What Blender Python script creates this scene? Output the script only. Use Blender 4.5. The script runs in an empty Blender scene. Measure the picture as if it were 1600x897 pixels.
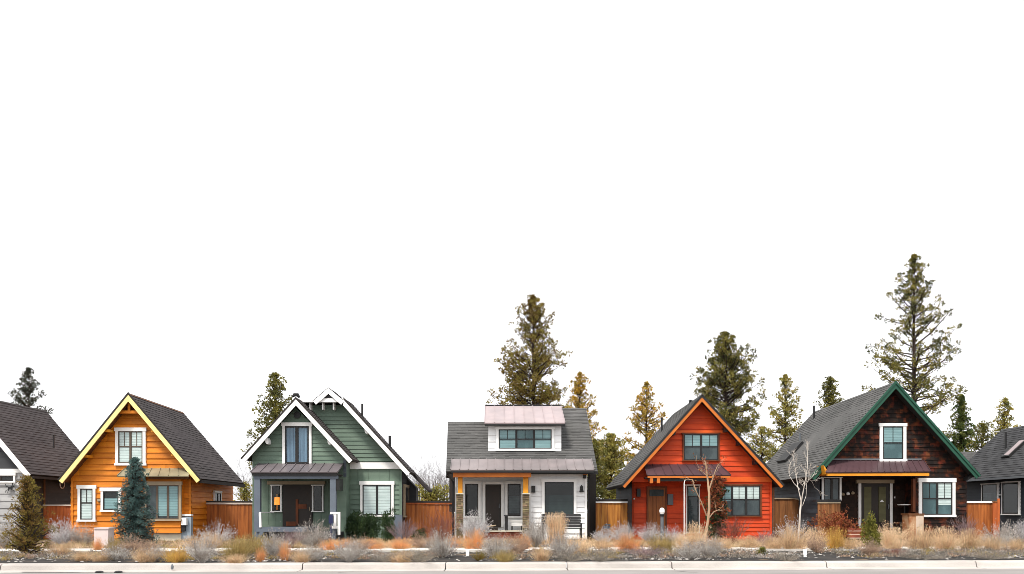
import bpy, bmesh, math, random
from mathutils import Vector, Matrix
C = bpy.context.scene.collection
R = math.radians
# ------------------------------------------------------------------ camera model: a survey of the photograph
F, CX, HY, CZ = 1320.0, 800.0, 800.0, 1.6
def X(px, D): return (px-CX)*D/F
def Z(py, D): return CZ+(HY-py)*D/F
def at(px, py, D): return Vector((X(px, D), D, Z(py, D)))
YAW = 0.055                                   # the kerb runs slightly askew to the house fronts
def zg(x, y):
    d = y-YAW*x
    if d < 23.7: return 0.0
    if d < 28.9: return 0.20+0.04*(d-23.7)/5.2
    if d < 30.9: return 0.24
    return 0.24+0.02*min(1, (d-30.9)/8)
def depth_of(px, py):                         # where the ground is seen at that pixel
    lo, hi = 20.0, 60.0
    for _ in range(40):
        m = (lo+hi)/2
        if HY+(CZ-zg(X(px, m), m))*F/m > py: lo = m
        else: hi = m
    return lo

# ------------------------------------------------------------------ materials
MATS = {}
def mat(name, col, rough=0.75, col2=None, noise=None, island=0.0, bump=0.0, bscale=60.0, detail=4.0, spec=0.3, contrast=(0.35, 0.65), metal=0.0, hue=0.0, fine=0.0, grime=0.0):
    if name in MATS: return MATS[name]
    m = bpy.data.materials.new(name); m.use_nodes = True
    nt = m.node_tree; N = nt.nodes; L = nt.links
    b = N['Principled BSDF']
    b.inputs['Roughness'].default_value = rough
    b.inputs['Specular IOR Level'].default_value = spec
    b.inputs['Metallic'].default_value = metal
    tc = N.new('ShaderNodeTexCoord')
    cur = None
    if col2 is not None:
        mp = N.new('ShaderNodeMapping'); L.new(tc.outputs['Object'], mp.inputs[0])
        mp.inputs['Scale'].default_value = noise if noise else (1, 1, 1)
        nz = N.new('ShaderNodeTexNoise'); nz.inputs['Scale'].default_value = 1.0; nz.inputs['Detail'].default_value = detail
        L.new(mp.outputs[0], nz.inputs['Vector'])
        rp = N.new('ShaderNodeMapRange'); rp.inputs[1].default_value = contrast[0]; rp.inputs[2].default_value = contrast[1]
        L.new(nz.outputs['Fac'], rp.inputs[0])
        mx = N.new('ShaderNodeMix'); mx.data_type = 'RGBA'
        L.new(rp.outputs[0], mx.inputs[0]); mx.inputs[6].default_value = (*col, 1); mx.inputs[7].default_value = (*col2, 1)
        cur = mx.outputs[2]
    if island or fine or grime or hue:
        hs = N.new('ShaderNodeHueSaturation')
        if cur is None: hs.inputs['Color'].default_value = (*col, 1)
        else: L.new(cur, hs.inputs['Color'])
        geo = N.new('ShaderNodeNewGeometry')
        mr = N.new('ShaderNodeMapRange'); mr.inputs[3].default_value = 1-island; mr.inputs[4].default_value = 1+island
        L.new(geo.outputs['Random Per Island'], mr.inputs[0])
        val = mr.outputs[0]
        for (amt, sc) in ((fine, 45.0), (grime, 0.9)):
            if amt:
                n2 = N.new('ShaderNodeTexNoise'); n2.inputs['Scale'].default_value = sc; n2.inputs['Detail'].default_value = 5
                L.new(tc.outputs['Object'], n2.inputs['Vector'])
                r2 = N.new('ShaderNodeMapRange'); r2.inputs[1].default_value = 0.3; r2.inputs[2].default_value = 0.7
                r2.inputs[3].default_value = 1-amt; r2.inputs[4].default_value = 1+amt
                L.new(n2.outputs['Fac'], r2.inputs[0])
                mu = N.new('ShaderNodeMath'); mu.operation = 'MULTIPLY'; L.new(val, mu.inputs[0]); L.new(r2.outputs[0], mu.inputs[1])
                val = mu.outputs[0]
        L.new(val, hs.inputs['Value'])
        if hue:
            h2 = N.new('ShaderNodeMath'); h2.operation = 'MULTIPLY'; L.new(geo.outputs['Random Per Island'], h2.inputs[0]); h2.inputs[1].default_value = 37.13
            h3 = N.new('ShaderNodeMath'); h3.operation = 'FRACT'; L.new(h2.outputs[0], h3.inputs[0])
            h4 = N.new('ShaderNodeMapRange'); h4.inputs[3].default_value = 0.5-hue; h4.inputs[4].default_value = 0.5+hue
            L.new(h3.outputs[0], h4.inputs[0]); L.new(h4.outputs[0], hs.inputs['Hue'])
        cur = hs.outputs['Color']
    if cur is None: b.inputs['Base Color'].default_value = (*col, 1)
    else: L.new(cur, b.inputs['Base Color'])
    if bump:
        nb = N.new('ShaderNodeTexNoise'); nb.inputs['Scale'].default_value = bscale; nb.inputs['Detail'].default_value = 6
        L.new(tc.outputs['Object'], nb.inputs['Vector'])
        bp = N.new('ShaderNodeBump'); bp.inputs['Strength'].default_value = bump; bp.inputs['Distance'].default_value = 0.02
        L.new(nb.outputs['Fac'], bp.inputs['Height']); L.new(bp.outputs[0], b.inputs['Normal'])
    MATS[name] = m
    return m
def glass_mat(name, tint, ior=1.75):
    m = bpy.data.materials.new(name); m.use_nodes = True; nt = m.node_tree; N = nt.nodes; L = nt.links
    N.remove(N['Principled BSDF'])
    tr = N.new('ShaderNodeBsdfTransparent'); tr.inputs[0].default_value = (*tint, 1)
    gl = N.new('ShaderNodeBsdfGlossy'); gl.inputs['Roughness'].default_value = 0.02
    lw = N.new('ShaderNodeLayerWeight'); lw.inputs[0].default_value = .5
    pw = N.new('ShaderNodeMath'); pw.operation = 'POWER'; L.new(lw.outputs['Facing'], pw.inputs[0]); pw.inputs[1].default_value = 4.5
    fr = N.new('ShaderNodeMath'); fr.operation = 'MULTIPLY_ADD'; L.new(pw.outputs[0], fr.inputs[0]); fr.inputs[1].default_value = .85; fr.inputs[2].default_value = ((ior-1)/(ior+1))**2
    tc = N.new('ShaderNodeTexCoord'); nz = N.new('ShaderNodeTexNoise'); nz.inputs['Scale'].default_value = 1.3
    bp = N.new('ShaderNodeBump'); bp.inputs['Strength'].default_value = 0.05; L.new(tc.outputs['Object'], nz.inputs['Vector'])
    L.new(nz.outputs['Fac'], bp.inputs['Height']); L.new(bp.outputs[0], gl.inputs['Normal'])
    mx = N.new('ShaderNodeMixShader'); L.new(fr.outputs[0], mx.inputs[0]); L.new(tr.outputs[0], mx.inputs[1]); L.new(gl.outputs[0], mx.inputs[2])
    L.new(mx.outputs[0], N['Material Output'].inputs[0]); MATS[name] = m
    return m
def emit_mat(name, col, s):
    m = bpy.data.materials.new(name); m.use_nodes = True; b = m.node_tree.nodes['Principled BSDF']
    b.inputs['Base Color'].default_value = (*col, 1); b.inputs['Emission Color'].default_value = (*col, 1); b.inputs['Emission Strength'].default_value = s
    MATS[name] = m; return m

G = glass_mat('window_glass', (0.88, 0.95, 0.96), 1.52)
M = dict(
 orange=mat('orange_siding', (0.66, 0.215, 0.012), 0.6, (0.50, 0.145, 0.008), (0.7, 0.7, 7), island=0.16, fine=0.09, grime=0.14),
 yellow=mat('yellow_fascia_paint', (0.84, 0.72, 0.30), 0.55, (0.78, 0.65, 0.26), (2, 2, 2), fine=0.04),
 amber=mat('amber_beam_paint', (0.72, 0.30, 0.02), 0.5, (0.62, 0.24, 0.015), (2, 2, 4), fine=0.05),
 green=mat('green_siding', (0.135, 0.19, 0.148), 0.65, (0.11, 0.162, 0.125), (0.8, 0.8, 4), island=0.09, fine=0.07, grime=0.10),
 red=mat('red_siding', (0.60, 0.058, 0.006), 0.6, (0.46, 0.04, 0.005), (0.7, 0.7, 7), island=0.15, fine=0.08, grime=0.13),
 redtrim=mat('red_trim', (0.70, 0.11, 0.012), 0.5, (0.62, 0.09, 0.01), (2, 2, 2), fine=0.04),
 rust=mat('orange_fascia', (0.56, 0.16, 0.022), 0.5, (0.44, 0.12, 0.018), (2, 2, 2), fine=0.05),
 white=mat('white_paint', (0.85, 0.85, 0.84), 0.5, (0.81, 0.81, 0.80), (2, 2, 2), fine=0.03),
 whiteside=mat('white_siding', (0.84, 0.845, 0.85), 0.55, (0.79, 0.795, 0.80), (0.8, 0.8, 4), island=0.04, fine=0.03, grime=0.04),
 greywall=mat('light_grey_siding', (0.36, 0.36, 0.36), 0.65, (0.31, 0.31, 0.315), (0.8, 0.8, 4), island=0.06, fine=0.04, grime=0.05),
 charcoal=mat('charcoal_siding', (0.045, 0.047, 0.052), 0.65, (0.036, 0.038, 0.042), (0.8, 0.8, 4), island=0.10, fine=0.05),
 navy=mat('navy_siding', (0.022, 0.030, 0.042), 0.6, (0.018, 0.024, 0.036), (0.8, 0.8, 4), island=0.10, fine=0.05),
 slate=mat('slate_paint', (0.115, 0.14, 0.175), 0.55, (0.10, 0.12, 0.155), (2, 2, 2), fine=0.05),
 slateside=mat('slate_siding', (0.085, 0.105, 0.125), 0.65, (0.05, 0.065, 0.08), (1, 1, 5), island=0.3, fine=0.1),
 brownsh=mat('brown_shingle', (0.0095, 0.0048, 0.0036), 0.8, (0.125, 0.027, 0.008), (2.6, 2.6, 3.6), island=0.75, fine=0.2, contrast=(0.45, 0.72), hue=0.012),
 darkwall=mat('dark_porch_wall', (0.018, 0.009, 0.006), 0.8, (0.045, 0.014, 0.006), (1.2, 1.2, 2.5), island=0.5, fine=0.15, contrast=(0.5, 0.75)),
 greenfascia=mat('dark_green_fascia', (0.016, 0.078, 0.050), 0.5, (0.013, 0.063, 0.04), (2, 2, 2), fine=0.05),
 tan=mat('tan_paint', (0.36, 0.29, 0.20), 0.6, (0.32, 0.25, 0.17), (2, 2, 2), fine=0.05),
 cream=mat('cream_block', (0.62, 0.57, 0.46), 0.8, (0.54, 0.50, 0.41), (3, 3, 3), fine=0.06, bump=0.3),
 roofbrown=mat('brown_grey_roof_shingle', (0.055, 0.047, 0.048), 0.9, (0.043, 0.037, 0.039), (0.5, 0.5, 0.5), island=0.16, fine=0.25, grime=0.12),
 roofgrey=mat('grey_roof_shingle', (0.090, 0.089, 0.088), 0.9, (0.070, 0.070, 0.069), (0.5, 0.5, 0.5), island=0.16, fine=0.25, grime=0.12),
 roofdark=mat('dark_grey_roof_shingle', (0.044, 0.045, 0.048), 0.9, (0.033, 0.034, 0.037), (0.5, 0.5, 0.5), island=0.24, fine=0.25, grime=0.12),
 duskmauve=mat('grey_mauve_metal_roof', (0.215, 0.185, 0.188), 0.45, (0.165, 0.145, 0.148), (1.2, 1, 1), island=0.08, fine=0.03, grime=0.14),
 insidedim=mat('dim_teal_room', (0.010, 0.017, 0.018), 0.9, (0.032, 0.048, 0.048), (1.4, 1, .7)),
 soffit=mat('dark_soffit', (0.03, 0.026, 0.024), 0.8, (0.024, 0.021, 0.02), (2, 2, 2), fine=0.05),
 soffitwood=mat('timber_soffit', (0.14, 0.055, 0.02), 0.75, (0.10, 0.04, 0.014), (8, 1, 8), fine=0.08),
 maroon=mat('maroon_metal_roof', (0.075, 0.040, 0.046), 0.42, (0.060, 0.034, 0.040), (1, 1, 1), spec=0.4, fine=0.06, grime=0.12),
 mauve=mat('mauve_metal_roof', (0.34, 0.275, 0.28), 0.45, (0.29, 0.24, 0.25), (1.5, 1, 1), island=0.05, fine=0.03, grime=0.08),
 plum=mat('plum_metal_roof', (0.135, 0.118, 0.128), 0.42, (0.105, 0.092, 0.10), (1, 1, 1), fine=0.05, grime=0.15),
 olivemetal=mat('olive_metal_awning', (0.26, 0.23, 0.15), 0.45, (0.20, 0.18, 0.12), (1.5, 1, 1), fine=0.05, grime=0.1),
 black=mat('black_metal', (0.014, 0.014, 0.016), 0.45, (0.02, 0.02, 0.02), (4, 4, 4)),
 sash=mat('dark_bronze_sash', (0.024, 0.020, 0.018), 0.45, (0.03, 0.025, 0.022), (3, 3, 3)),
 sashbrown=mat('brown_sash', (0.10, 0.075, 0.055), 0.5, (0.085, 0.06, 0.045), (3, 3, 3)),
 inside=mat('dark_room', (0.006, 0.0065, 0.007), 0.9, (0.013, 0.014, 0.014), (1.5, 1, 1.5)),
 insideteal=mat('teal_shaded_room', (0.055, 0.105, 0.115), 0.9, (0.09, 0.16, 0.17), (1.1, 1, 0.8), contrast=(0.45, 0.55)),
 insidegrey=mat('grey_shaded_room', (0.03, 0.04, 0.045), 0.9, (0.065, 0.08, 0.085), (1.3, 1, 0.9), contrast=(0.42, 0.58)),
 blind=mat('pale_blind', (0.66, 0.68, 0.66), 0.8, (0.56, 0.60, 0.58), (2, 2, 6), island=0.06),
 curtain=mat('blue_curtain', (0.17, 0.25, 0.34), 0.85, (0.07, 0.11, 0.17), (14, 1, 0.4)),
 olivepane=mat('olive_blind', (0.13, 0.125, 0.065), 0.8, (0.10, 0.095, 0.05), (1, 1, 5)),
 tealblind=mat('teal_blind', (0.26, 0.38, 0.39), 0.8, (0.20, 0.31, 0.325), (1, 1, 5)),
 doordark=mat('dark_door', (0.022, 0.018, 0.016), 0.5, (0.03, 0.022, 0.018), (2, 2, 1)),
 doorwood=mat('wood_door', (0.26, 0.085, 0.018), 0.5, (0.17, 0.05, 0.011), (12, 4, 1.2), island=0.15),
 doorrust=mat('rust_door_panel', (0.17, 0.045, 0.012), 0.6, (0.10, 0.027, 0.009), (4, 4, 2)),
 fence=mat('cedar_fence', (0.38, 0.12, 0.027), 0.7, (0.21, 0.058, 0.013), (9, 9, 0.8), island=0.22, fine=0.08),
 fencegold=mat('honey_cedar_fence', (0.46, 0.195, 0.038), 0.7, (0.22, 0.075, 0.015), (9, 9, 0.7), island=0.25, fine=0.08),
 fencedull=mat('weathered_cedar_fence', (0.24, 0.10, 0.034), 0.75, (0.13, 0.052, 0.018), (9, 9, 0.8), island=0.22, fine=0.08),
 fencered=mat('red_cedar_fence', (0.44, 0.11, 0.026), 0.7, (0.29, 0.065, 0.016), (9, 9, 0.8), island=0.18, fine=0.08),
 cap=mat('pale_fence_cap', (0.60, 0.52, 0.46), 0.6, (0.52, 0.44, 0.38), (3, 3, 3)),
 stone=mat('stacked_stone', (0.20, 0.15, 0.085), 0.85, (0.12, 0.09, 0.055), (3, 3, 6), island=0.5, fine=0.2, hue=0.03),
 brick=mat('red_brick', (0.22, 0.06, 0.035), 0.85, (0.15, 0.045, 0.028), (4, 4, 4), island=0.35, fine=0.12),
 stucco=mat('rusty_stucco', (0.42, 0.26, 0.15), 0.85, (0.30, 0.12, 0.05), (2.5, 2.5, 2.5), fine=0.12, contrast=(0.42, 0.58), bump=0.3),
 palestucco=mat('pale_stucco', (0.55, 0.45, 0.36), 0.85, (0.46, 0.36, 0.28), (2.5, 2.5, 2.5), fine=0.08, bump=0.3),
 palebox=mat('pale_cabinet_paint', (0.68, 0.60, 0.58), 0.6, (0.60, 0.50, 0.49), (1.5, 1.5, 1.5), grime=0.1),
 bluegrey=mat('blue_grey_panel', (0.27, 0.33, 0.39), 0.5, (0.23, 0.29, 0.345), (2, 2, 2), grime=0.08),
 greymetal=mat('grey_post_metal', (0.13, 0.145, 0.16), 0.5, (0.11, 0.12, 0.135), (3, 3, 3)),
 globe=mat('opal_globe', (0.85, 0.85, 0.84), 0.3),
 navyblue=mat('navy_box_paint', (0.018, 0.024, 0.075), 0.4),
 concrete=mat('kerb_concrete', (0.45, 0.42, 0.395), 0.85, (0.36, 0.335, 0.315), (0.7, 3, 3), fine=0.09, grime=0.12, bump=0.2, bscale=30),
 walk=mat('sidewalk_concrete', (0.56, 0.53, 0.49), 0.85, (0.48, 0.455, 0.42), (1, 1, 1), fine=0.06, grime=0.08),
 road=mat('pale_road', (0.25, 0.234, 0.228), 0.85, (0.21, 0.197, 0.19), (0.25, 1.2, 1), fine=0.09, grime=0.06, bump=0.25, bscale=40),
 mulch=mat('dark_mulch', (0.022, 0.021, 0.020), 0.95, (0.055, 0.046, 0.040), (2.5, 2.5, 2.5), fine=0.5, grime=0.25, bump=0.8, bscale=25, contrast=(0.45, 0.75)),
 yard=mat('dry_soil', (0.16, 0.115, 0.075), 0.95, (0.085, 0.062, 0.044), (0.9, 0.9, 0.9), fine=0.35, grime=0.2, bump=0.7, bscale=20),
 stonewhite=mat('pale_gravel', (0.27, 0.255, 0.24), 0.85, island=0.55),
 bark=mat('brown_bark', (0.06, 0.042, 0.032), 0.9, (0.035, 0.026, 0.021), (6, 6, 2), bump=0.5),
 barkpale=mat('pale_bark', (0.62, 0.58, 0.53), 0.85, (0.40, 0.35, 0.31), (4, 4, 5), bump=0.3),
 barktan=mat('tan_bark', (0.44, 0.31, 0.20), 0.85, (0.30, 0.19, 0.12), (4, 4, 3), bump=0.3),
 twiggrey=mat('grey_twig', (0.13, 0.11, 0.11), 0.9, island=0.3),
)
def leaf(name, a, b, island=0.45, sc=1.3, hue=0.02):
    a = tuple(min(.75, v*1.3) for v in a); b = tuple(min(.75, v*1.3) for v in b)
    m = mat(name, a, 0.75, b, (sc, sc, sc), island=island, hue=hue, contrast=(0.40, 0.60), spec=0.2)
    nt = m.node_tree; b = nt.nodes['Principled BSDF']
    if not nt.nodes.get('thin'):
        t = nt.nodes.new('ShaderNodeBsdfTranslucent'); t.name = 'thin'; x = nt.nodes.new('ShaderNodeMixShader'); x.inputs[0].default_value = .38
        src = b.inputs['Base Color'].links[0].from_socket
        nt.links.new(src, t.inputs[0]); nt.links.new(b.outputs[0], x.inputs[1]); nt.links.new(t.outputs[0], x.inputs[2]); nt.links.new(x.outputs[0], nt.nodes['Material Output'].inputs[0])
    return m
LV = dict(
 pinebrown=leaf('olive_brown_needles', (0.195, 0.160, 0.038), (0.125, 0.085, 0.026)),
 pinedark=leaf('dark_green_needles', (0.062, 0.066, 0.026), (0.205, 0.175, 0.044)),
 pinegrey=leaf('grey_green_needles', (0.040, 0.044, 0.034), (0.055, 0.058, 0.040)),
 gold=leaf('golden_needles', (0.40, 0.25, 0.040), (0.24, 0.185, 0.042)),
 goldgreen=leaf('yellow_green_needles', (0.29, 0.24, 0.058), (0.165, 0.165, 0.050)),
 olive=leaf('olive_needles', (0.165, 0.150, 0.036), (0.085, 0.09, 0.03)),
 fir=leaf('fir_green_needles', (0.06, 0.09, 0.028), (0.14, 0.15, 0.04)),
 spruce=leaf('blue_spruce_needles', (0.10, 0.165, 0.155), (0.045, 0.085, 0.082), sc=3),
 juniper=leaf('brown_olive_sprays', (0.16, 0.128, 0.032), (0.15, 0.092, 0.026), sc=2.2),
 sage=leaf('grey_sage_leaves', (0.37, 0.352, 0.332), (0.23, 0.20, 0.175), sc=3),
 sagelight=leaf('silver_sage_leaves', (0.46, 0.445, 0.45), (0.30, 0.29, 0.295), sc=3),
 sagebrown=leaf('brown_grey_sage_leaves', (0.36, 0.255, 0.185), (0.20, 0.145, 0.11), sc=3),
 tan=leaf('tan_grass_blades', (0.50, 0.37, 0.235), (0.36, 0.25, 0.15), sc=3),
 strawp=leaf('pale_straw_blades', (0.60, 0.45, 0.305), (0.47, 0.325, 0.20), sc=3),
 orange=leaf('orange_grass_blades', (0.55, 0.275, 0.12), (0.43, 0.24, 0.115), sc=3),
 olivegrass=leaf('olive_yellow_blades', (0.31, 0.235, 0.090), (0.22, 0.165, 0.07), sc=3),
 yellowgrass=leaf('yellow_blades', (0.48, 0.31, 0.085), (0.36, 0.22, 0.06), sc=3),
 redtwig=leaf('red_brown_twigs', (0.205, 0.085, 0.062), (0.135, 0.058, 0.048), sc=3),
 redleaf=leaf('russet_leaves', (0.25, 0.075, 0.03), (0.13, 0.045, 0.022), sc=3),
 purple=leaf('purple_grey_twigs', (0.24, 0.17, 0.17), (0.165, 0.12, 0.125), sc=3),
 darkleaf=leaf('dark_green_leaves', (0.022, 0.042, 0.018), (0.038, 0.062, 0.024), sc=4),
 yellowleaf=leaf('yellow_green_leaves', (0.17, 0.155, 0.03), (0.10, 0.105, 0.025), sc=4),
 greylow=leaf('grey_low_foliage', (0.13, 0.118, 0.10), (0.27, 0.235, 0.195), sc=3),
)

# ------------------------------------------------------------------ mesh builder
class MB:
    def __init__(s): s.v = []; s.f = []; s.m = []
    def face(s, pts, m=0):
        n = len(s.v); s.v.extend([tuple(p) for p in pts]); s.f.append(tuple(range(n, n+len(pts)))); s.m.append(m)
    def solid(s, a, b, m=0):                 # two matching rings -> closed prism
        n = len(s.v); k = len(a)
        s.v.extend([tuple(p) for p in a]); s.v.extend([tuple(p) for p in b])
        s.f.append(tuple(range(n+k-1, n-1, -1))); s.f.append(tuple(range(n+k, n+2*k))); s.m += [m, m]
        for i in range(k):
            j = (i+1) % k
            s.f.append((n+i, n+j, n+k+j, n+k+i)); s.m.append(m)
    def box(s, p, q, m=0):
        x0, y0, z0 = p; x1, y1, z1 = q
        s.solid([(x0, y0, z0), (x1, y0, z0), (x1, y0, z1), (x0, y0, z1)], [(x0, y1, z0), (x1, y1, z0), (x1, y1, z1), (x0, y1, z1)], m)
    def bx(s, x0, y0, x1, y1, D, t, m=0):    # box whose front face is at depth D, surveyed edges, t metres deep
        s.box((X(x0, D), D, Z(y1, D)), (X(x1, D), D+t, Z(y0, D)), m)
    def pxprism(s, poly, D, t, m=0):
        s.solid([at(a, b, D) for a, b in poly], [at(a, b, D)+Vector((0, t, 0)) for a, b in poly], m)
    def tube(s, pts, rad, n=6, m=0, cap=True):
        pts = [Vector(p) for p in pts]; base = len(s.v)
        for i, p in enumerate(pts):
            d = (pts[min(i+1, len(pts)-1)]-pts[max(i-1, 0)]).normalized()
            a = d.orthogonal().normalized(); b = d.cross(a)
            if i == 0: a0 = a
            else:
                a = (a0-d*a0.dot(d)); a = a.normalized() if a.length > 1e-5 else d.orthogonal().normalized(); b = d.cross(a); a0 = a
            for k in range(n):
                t = 2*math.pi*k/n
                s.v.append(tuple(p+(a*math.cos(t)+b*math.sin(t))*rad[i]))
        for i in range(len(pts)-1):
            for k in range(n):
                j = (k+1) % n
                s.f.append((base+i*n+k, base+i*n+j, base+(i+1)*n+j, base+(i+1)*n+k)); s.m.append(m)
        if cap:
            s.f.append(tuple(base+k for k in range(n-1, -1, -1))); s.m.append(m)
            e = base+(len(pts)-1)*n; s.f.append(tuple(e+k for k in range(n))); s.m.append(m)
    def lathe(s, c, prof, n=16, m=0):
        base = len(s.v)
        for r, z in prof:
            for k in range(n):
                t = 2*math.pi*k/n; s.v.append((c[0]+r*math.cos(t), c[1]+r*math.sin(t), c[2]+z))
        for i in range(len(prof)-1):
            for k in range(n):
                j = (k+1) % n
                s.f.append((base+i*n+k, base+i*n+j, base+(i+1)*n+j, base+(i+1)*n+k)); s.m.append(m)
        s.f.append(tuple(base+k for k in range(n-1, -1, -1))); s.m.append(m)
        e = base+(len(prof)-1)*n; s.f.append(tuple(e+k for k in range(n))); s.m.append(m)
    def mesh(s, name, mats, off=Vector((0, 0, 0)), fix=False):
        me = bpy.data.meshes.new(name)
        ox, oy, oz = off
        me.from_pydata([(a-ox, b-oy, c-oz) for a, b, c in s.v], [], s.f)
        mats = mats if isinstance(mats, (list, tuple)) else [mats]
        for m in mats: me.materials.append(m)
        if len(mats) > 1: me.polygons.foreach_set('material_index', s.m)
        if fix:
            bm = bmesh.new(); bm.from_mesh(me); bmesh.ops.recalc_face_normals(bm, faces=bm.faces); bm.to_mesh(me); bm.free()
        me.update()
        return me
    def build(s, name, mats, parent=None, label=None, fix=True, loc=None, smooth=False):
        off = Vector((0, 0, 0)); p = parent
        while p is not None: off = off+p.location; p = p.parent
        if parent is None and loc is not None: off = Vector(loc)
        me = s.mesh(name, mats, off, fix)
        if smooth: me.shade_smooth()
        o = bpy.data.objects.new(name, me); C.objects.link(o)
        if parent is not None: o.parent = parent
        elif loc is not None: o.location = loc
        if label: o['label'] = label
        return o
def tag(o, label=None, cat=None, group=None, kind=None):
    if label: o['label'] = label
    if cat: o['category'] = cat
    if group: o['group'] = group
    if kind: o['kind'] = kind
    return o
def empty(name, loc, label, cat, group=None):
    o = bpy.data.objects.new(name, None); o.empty_display_size = 0.3; C.objects.link(o); o.location = loc
    return tag(o, label, cat, group)

# ------------------------------------------------------------------ cladding
def clip(poly, axis, v, keep_above):
    out = []
    for i in range(len(poly)):
        a, b = poly[i], poly[(i+1) % len(poly)]
        ia = (a[axis] >= v) == keep_above or a[axis] == v; ib = (b[axis] >= v) == keep_above or b[axis] == v
        if ia: out.append(a)
        if ia != ib:
            t = (v-a[axis])/(b[axis]-a[axis]); out.append((a[0]+(b[0]-a[0])*t, a[1]+(b[1]-a[1])*t))
    return out
def front(D): return lambda u, z, o: (u, D-o, z)
def right_side(x): return lambda u, z, o: (x+o, u, z)
def left_side(x): return lambda u, z, o: (x-o, u, z)
def clad(mb, poly, T, e=0.17, proj=0.024, seg=(1.8, 4.0), seed=1, m=0, wob=0.0):
    """overlapping boards (or shingles) as real stepped geometry over a convex polygon in wall coordinates"""
    rnd = random.Random(seed)
    z = min(p[1] for p in poly); zt = max(p[1] for p in poly); u0 = min(p[0] for p in poly); u1 = max(p[0] for p in poly)
    while z < zt-1e-4:
        z1 = min(z+e, zt); band = clip(clip(poly, 1, z, True), 1, z1, False)
        if len(band) >= 3:
            u = u0-rnd.uniform(0, seg[0])
            while u < u1:
                w = rnd.uniform(*seg)
                pc = clip(clip(band, 0, u, True), 0, u+w-(0.004 if seg[1] < 1 else 0.002), False)
                u += w
                if len(pc) < 3: continue
                pr = proj*rnd.uniform(0.85, 1.12); dz = rnd.uniform(-wob, wob)
                mb.face([T(a, b, 0.004+pr*(1-(b-z)/e)) for a, b in pc], m)
                lo = [p for p in pc if abs(p[1]-z) < 1e-6]
                if len(lo) >= 2:
                    a, b = min(p[0] for p in lo), max(p[0] for p in lo)
                    n = len(mb.v)
                    mb.face([T(a, z, 0), T(b, z, 0), T(b, z, 0.004+pr), T(a, z, 0.004+pr)], m)
        z += e
def battens(mb, u0, u1, z0, z1, T, step=0.42, m=0, w=0.045, o=0.03):
    u = u0
    while u < u1:
        mb.solid([T(u, z0, 0), T(u+w, z0, 0), T(u+w, z1, 0), T(u, z1, 0)], [T(u, z0, o), T(u+w, z0, o), T(u+w, z1, o), T(u, z1, o)], m)
        u += step
def rectw(mb, T, u0, z0, u1, z1, o0, o1, m=0):
    mb.solid([T(u0, z0, o0), T(u1, z0, o0), T(u1, z1, o0), T(u0, z1, o0)], [T(u0, z0, o1), T(u1, z0, o1), T(u1, z1, o1), T(u0, z1, o1)], m)
def lerp(a, b, t): return a+(b-a)*t
def roof(mb, A, B, Cc, Dd, th=0.16, row=0.175, seed=3, ms=0, mu=1, tab=(0.25, 0.55)):
    """shingled slope: A front eave, B front ridge, Cc back ridge, Dd back eave; stepped courses of tabs on a slab"""
    rnd = random.Random(seed)
    n = (Dd-A).cross(B-A)
    if n.length < 1e-6: n = (Cc-A).cross(B-A)
    n.normalize()
    if n.z < 0: n = -n
    mb.solid([A, B, Cc, Dd], [p-n*.035 for p in (A, B, Cc, Dd)], ms)
    mb.solid([p-n*.036 for p in (A, B, Cc, Dd)], [p-n*th for p in (A, B, Cc, Dd)], mu)
    L = ((B-A).length+(Cc-Dd).length)/2; k = max(3, int(L/row)); W = max((Dd-A).length, (Cc-B).length)
    P = lambda s, t, h: lerp(lerp(A, Dd, s), lerp(B, Cc, s), t)+n*h
    for i in range(k):
        t0 = i/k; t1 = min(1, (i+1.15)/k); s = -rnd.uniform(0, 0.05)
        while s < 1:
            w = rnd.uniform(*tab)/W; a = max(0, s); b = min(1, s+w-0.003/W); s += w
            if b <= a: continue
            h = rnd.uniform(0.016, 0.028); dt = rnd.uniform(-0.06, 0.06)/k if i else 0
            p = [P(a, max(0, t0+dt), h), P(b, max(0, t0+dt), h), P(b, t1, 0.004), P(a, t1, 0.004)]
            q = [P(a, max(0, t0+dt), 0.001), P(b, max(0, t0+dt), 0.001)]
            n0 = len(mb.v); mb.v.extend([tuple(x) for x in p+q])
            mb.f.append((n0, n0+1, n0+2, n0+3)); mb.f.append((n0+4, n0+5, n0+1, n0)); mb.m += [ms, ms]
def metal_roof(mb, A, B, Cc, Dd, step=0.42, th=0.07, m=0, rib=0.035):
    """A,B left side (eave, top); Dd,Cc right side: standing seam sheet"""
    n = (Dd-A).cross(B-A).normalized()
    if n.z < 0: n = -n
    W = (Dd-A).length; k = max(2, round(W/step))
    for i in range(k):
        a, b = i/k, (i+1)/k
        q = [lerp(A, Dd, a), lerp(B, Cc, a), lerp(B, Cc, b), lerp(A, Dd, b)]
        mb.solid(q, [p-n*th for p in q], m)
    for i in range(k+1):
        t = i/k; a = lerp(A, Dd, t); b = lerp(B, Cc, t); d = (Dd-A).normalized()*0.014
        mb.solid([a-d+n*0.001, a+d+n*0.001, b+d+n*0.001, b-d+n*0.001], [a-d+n*rib, a+d+n*rib, b+d+n*rib, b-d+n*rib], m)
def barge(mb, a, e, w, D, t=0.06, m=0, drop=0.0):
    """raking board from apex a to eave e (surveyed points), w px wide, square cut at the foot, plumb at the apex"""
    ax, ay = a; ex, ey = e; L = math.hypot(ex-ax, ey-ay); dx, dy = (ex-ax)/L, (ey-ay)/L
    px, py = (-dy, dx) if dx > 0 else (dy, -dx)
    if py < 0: px, py = -px, -py
    mb.pxprism([(ax, ay+drop), (ex, ey+drop), (ex+px*w, ey+drop+py*w), (ax, ay+drop+w/abs(dx))], D-t, t, m)

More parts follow.
